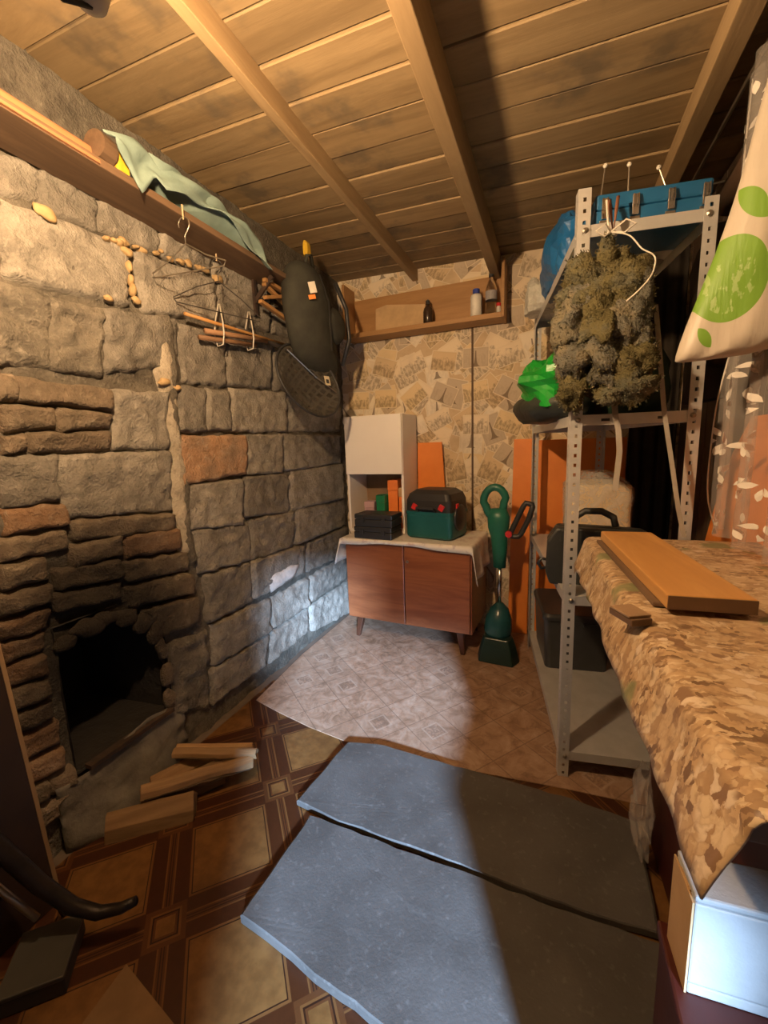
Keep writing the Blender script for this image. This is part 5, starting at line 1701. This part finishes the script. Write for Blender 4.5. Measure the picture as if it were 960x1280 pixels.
def bag_mat():
    t = NT('printed_carrier_bag')
    s = t.sep(t.coord('Object'))
    x, z = s[0], s[2]

    def disc(cx, cz, rx, rz):
        a = t.math('DIVIDE', t.math('SUBTRACT', x, cx), rx)
        b = t.math('DIVIDE', t.math('SUBTRACT', z, cz), rz)
        return t.math('LESS_THAN', t.math('ADD', t.math('MULTIPLY', a, a), t.math('MULTIPLY', b, b)), 1.0)
    base = t.mix(t.noise(t.coord('Object'), 12, 3), (0.52, 0.46, 0.38), (0.45, 0.40, 0.33))
    green = t.mix(t.noise(t.coord('Object'), 9, 3), (0.14, 0.29, 0.03), (0.19, 0.35, 0.05))
    col = base
    col = t.mix(disc(*BAG_DISCS[0]), col, green)
    for cx, cz, rx, rz in BAG_DISCS[1:]:          # leaves: overlap of two discs
        col = t.mix(t.math('MULTIPLY', disc(cx - rx * .75, cz - rz * .5, rx * 1.5, rz * 1.3), disc(cx + rx * .75, cz + rz * .5, rx * 1.5, rz * 1.3)), col, green)
    # worn pale strokes of a print in the large disc
    w = t.noise(t.comb(t.math('MULTIPLY', x, 60), 0.0, t.math('MULTIPLY', z, 26)), 1.0, 3, .6)
    big = BAG_DISCS[0]
    zz = t.math('MULTIPLY', t.math('LESS_THAN', t.math('ABSOLUTE', t.math('SUBTRACT', z, big[1] - .02)), .055), disc(big[0], big[1], big[2] * .7, big[3] * .8))
    col = t.mix(t.math('MULTIPLY', t.math('MULTIPLY', t.smooth(w, .53, .58), zz), .28), col, (0.62, 0.70, 0.42))
    t.bump(t.noise(t.coord('Object', (42, 42, 7)), 1.0, 4), .3, .012)
    t.done(col, .45, 0, .4)
    t.b.inputs['Subsurface Weight'].default_value = 0.0
    return t.m


# bag outline: z, left x, right x (relative to the hook)
BO = [(1.372, .268, .300), (1.378, .264, .50), (1.45, .279, .505), (1.55, .311, .505), (1.65, .340, .495), (1.75, .362, .47), (1.82, .374, .44), (1.90, .388, .425), (1.98, .400, .418), (2.06, .404, .412)]
rings = []
for z, xa, xb in BO:
    n, r = 28, []
    th_ = min(.045, (xb - xa) * .35) * (0.35 if z < 1.376 else 1)
    for k in range(n):
        a = 2 * math.pi * k / n
        c, s = math.cos(a), math.sin(a)
        x = (xa + xb) / 2 + (xb - xa) / 2 * c
        x += .005 * noise.noise(Vector((z * 9, a, 3)))
        y = 1.215 + th_ * s * (1 + .35 * noise.noise(Vector((x * 30, z * 5, a)))) + .010 * noise.noise(Vector((x * 40, z * 4, 8)))
        r.append((x, y, z + .012 * (x - .26) * (z < 1.40)))
    rings.append(r)
bmesh_bag = MB().rings(rings)
ctr = bmesh_bag.center_base()
BAG_DISCS = [(.345 - ctr.x, 1.535 - ctr.z, .066, .090), (.378 - ctr.x, 1.680 - ctr.z, .030, .048), (.312 - ctr.x, 1.418 - ctr.z, .018, .028), (.44 - ctr.x, 1.50 - ctr.z, .025, .05)]
cb = thing('carrier_bag', 'white plastic carrier bag with green discs hanging before the tulle curtain', 'bag', ctr)
ob = obj('bag', bmesh_bag, bag_mat(), cb, smooth=True, sub=1)
obj('handle', MB().tube([(.408, 1.215, 2.05), (.430, 1.215, 2.10), (.462, 1.215, 2.157)], .005, 6), M_whitebottle, cb, smooth=True)

M_darkcloth = cloth_mat('dark_coat', (0.03, 0.024, 0.019), (0.045, 0.035, 0.026))
bk = thing('dark_backdrop', 'dark blanket added for the darkness at the right end of the papered wall behind the rack', 'backdrop', (.50, 2.60, .25))  # added dark sheet, darkens the wall end behind the rack
obj('cloth', MB().grid(lambda u, v: (.385 + .215 * u, 2.615 + .018 * math.sin(u * 21 + v) * (1 - .5 * v), .25 + 1.90 * v), 40, 14), M_darkcloth, bk, solid=.006, smooth=True)
obj('batten', MB().box((.380, 2.628, 2.135), (.605, 2.648, 2.165)), M_oldwood, bk, bevel=.002)
jk = thing('dark_coat', 'dark coat hanging on the plank wall behind the rack', 'coat', (.54, 1.95, 1.2))
obj('body', MB().rings([bagring(z, x, y, a, b, 4) for z, x, y, a, b in ((1.95, .555, 2.06, .02, .05), (1.92, .545, 2.06, .035, .14), (1.84, .535, 2.04, .045, .19), (1.65, .53, 1.93, .05, .20), (1.45, .525, 1.94, .055, .21), (1.33, .525, 1.94, .05, .21))]), M_darkcloth, jk, smooth=True)
obj('sleeve', MB().tube([(.515, 1.88, 1.88), (.50, 1.77, 1.76), (.495, 1.69, 1.60), (.495, 1.68, 1.42)], .045, 10, rs=[.045, .048, .043, .036]), M_darkcloth, jk, smooth=True)
e = thing('brown_roll', 'rolled brown fabric lodged under the ceiling at the upper right', 'fabric roll', (.50, 1.45, 1.90))
obj('roll', MB().tube([(.555, 1.15, 2.06), (.545, 1.35, 2.03), (.535, 1.6, 1.99), (.52, 1.85, 1.96)], .05, 12, rs=[.045, .052, .05, .04]), cloth_mat('brown_fabric', (0.11, 0.065, 0.04), (0.08, 0.048, 0.03)), e, smooth=True)
obj('tie', MB().tube([(.540 + .056 * math.cos(a), 1.45, 2.015 + .056 * math.sin(a)) for a in [2 * math.pi * k / 16 for k in range(16)]], .004, 6, closed=True), M_rope, e)
e = thing('packed_plate', 'grey plastic-wrapped round lid lying at the right end of the top shelf', 'lid', tuple(rw(.30, .40, zt)))
c = rw(.29, .40, zt)
obj('lid', MB().lathe([(.085, 0), (.105, .012), (.108, .03), (.08, .075), (.03, .09), (.0005, .092)], c, 24), plain('grey_lid', (0.34, 0.31, 0.27), rough=.4), e, smooth=True)
obj('rim', MB().tube([c + Vector((.108 * math.cos(a), .108 * math.sin(a), .022)) for a in [2 * math.pi * k / 28 for k in range(28)]], .006, 6, closed=True), M_steel, e, smooth=True)
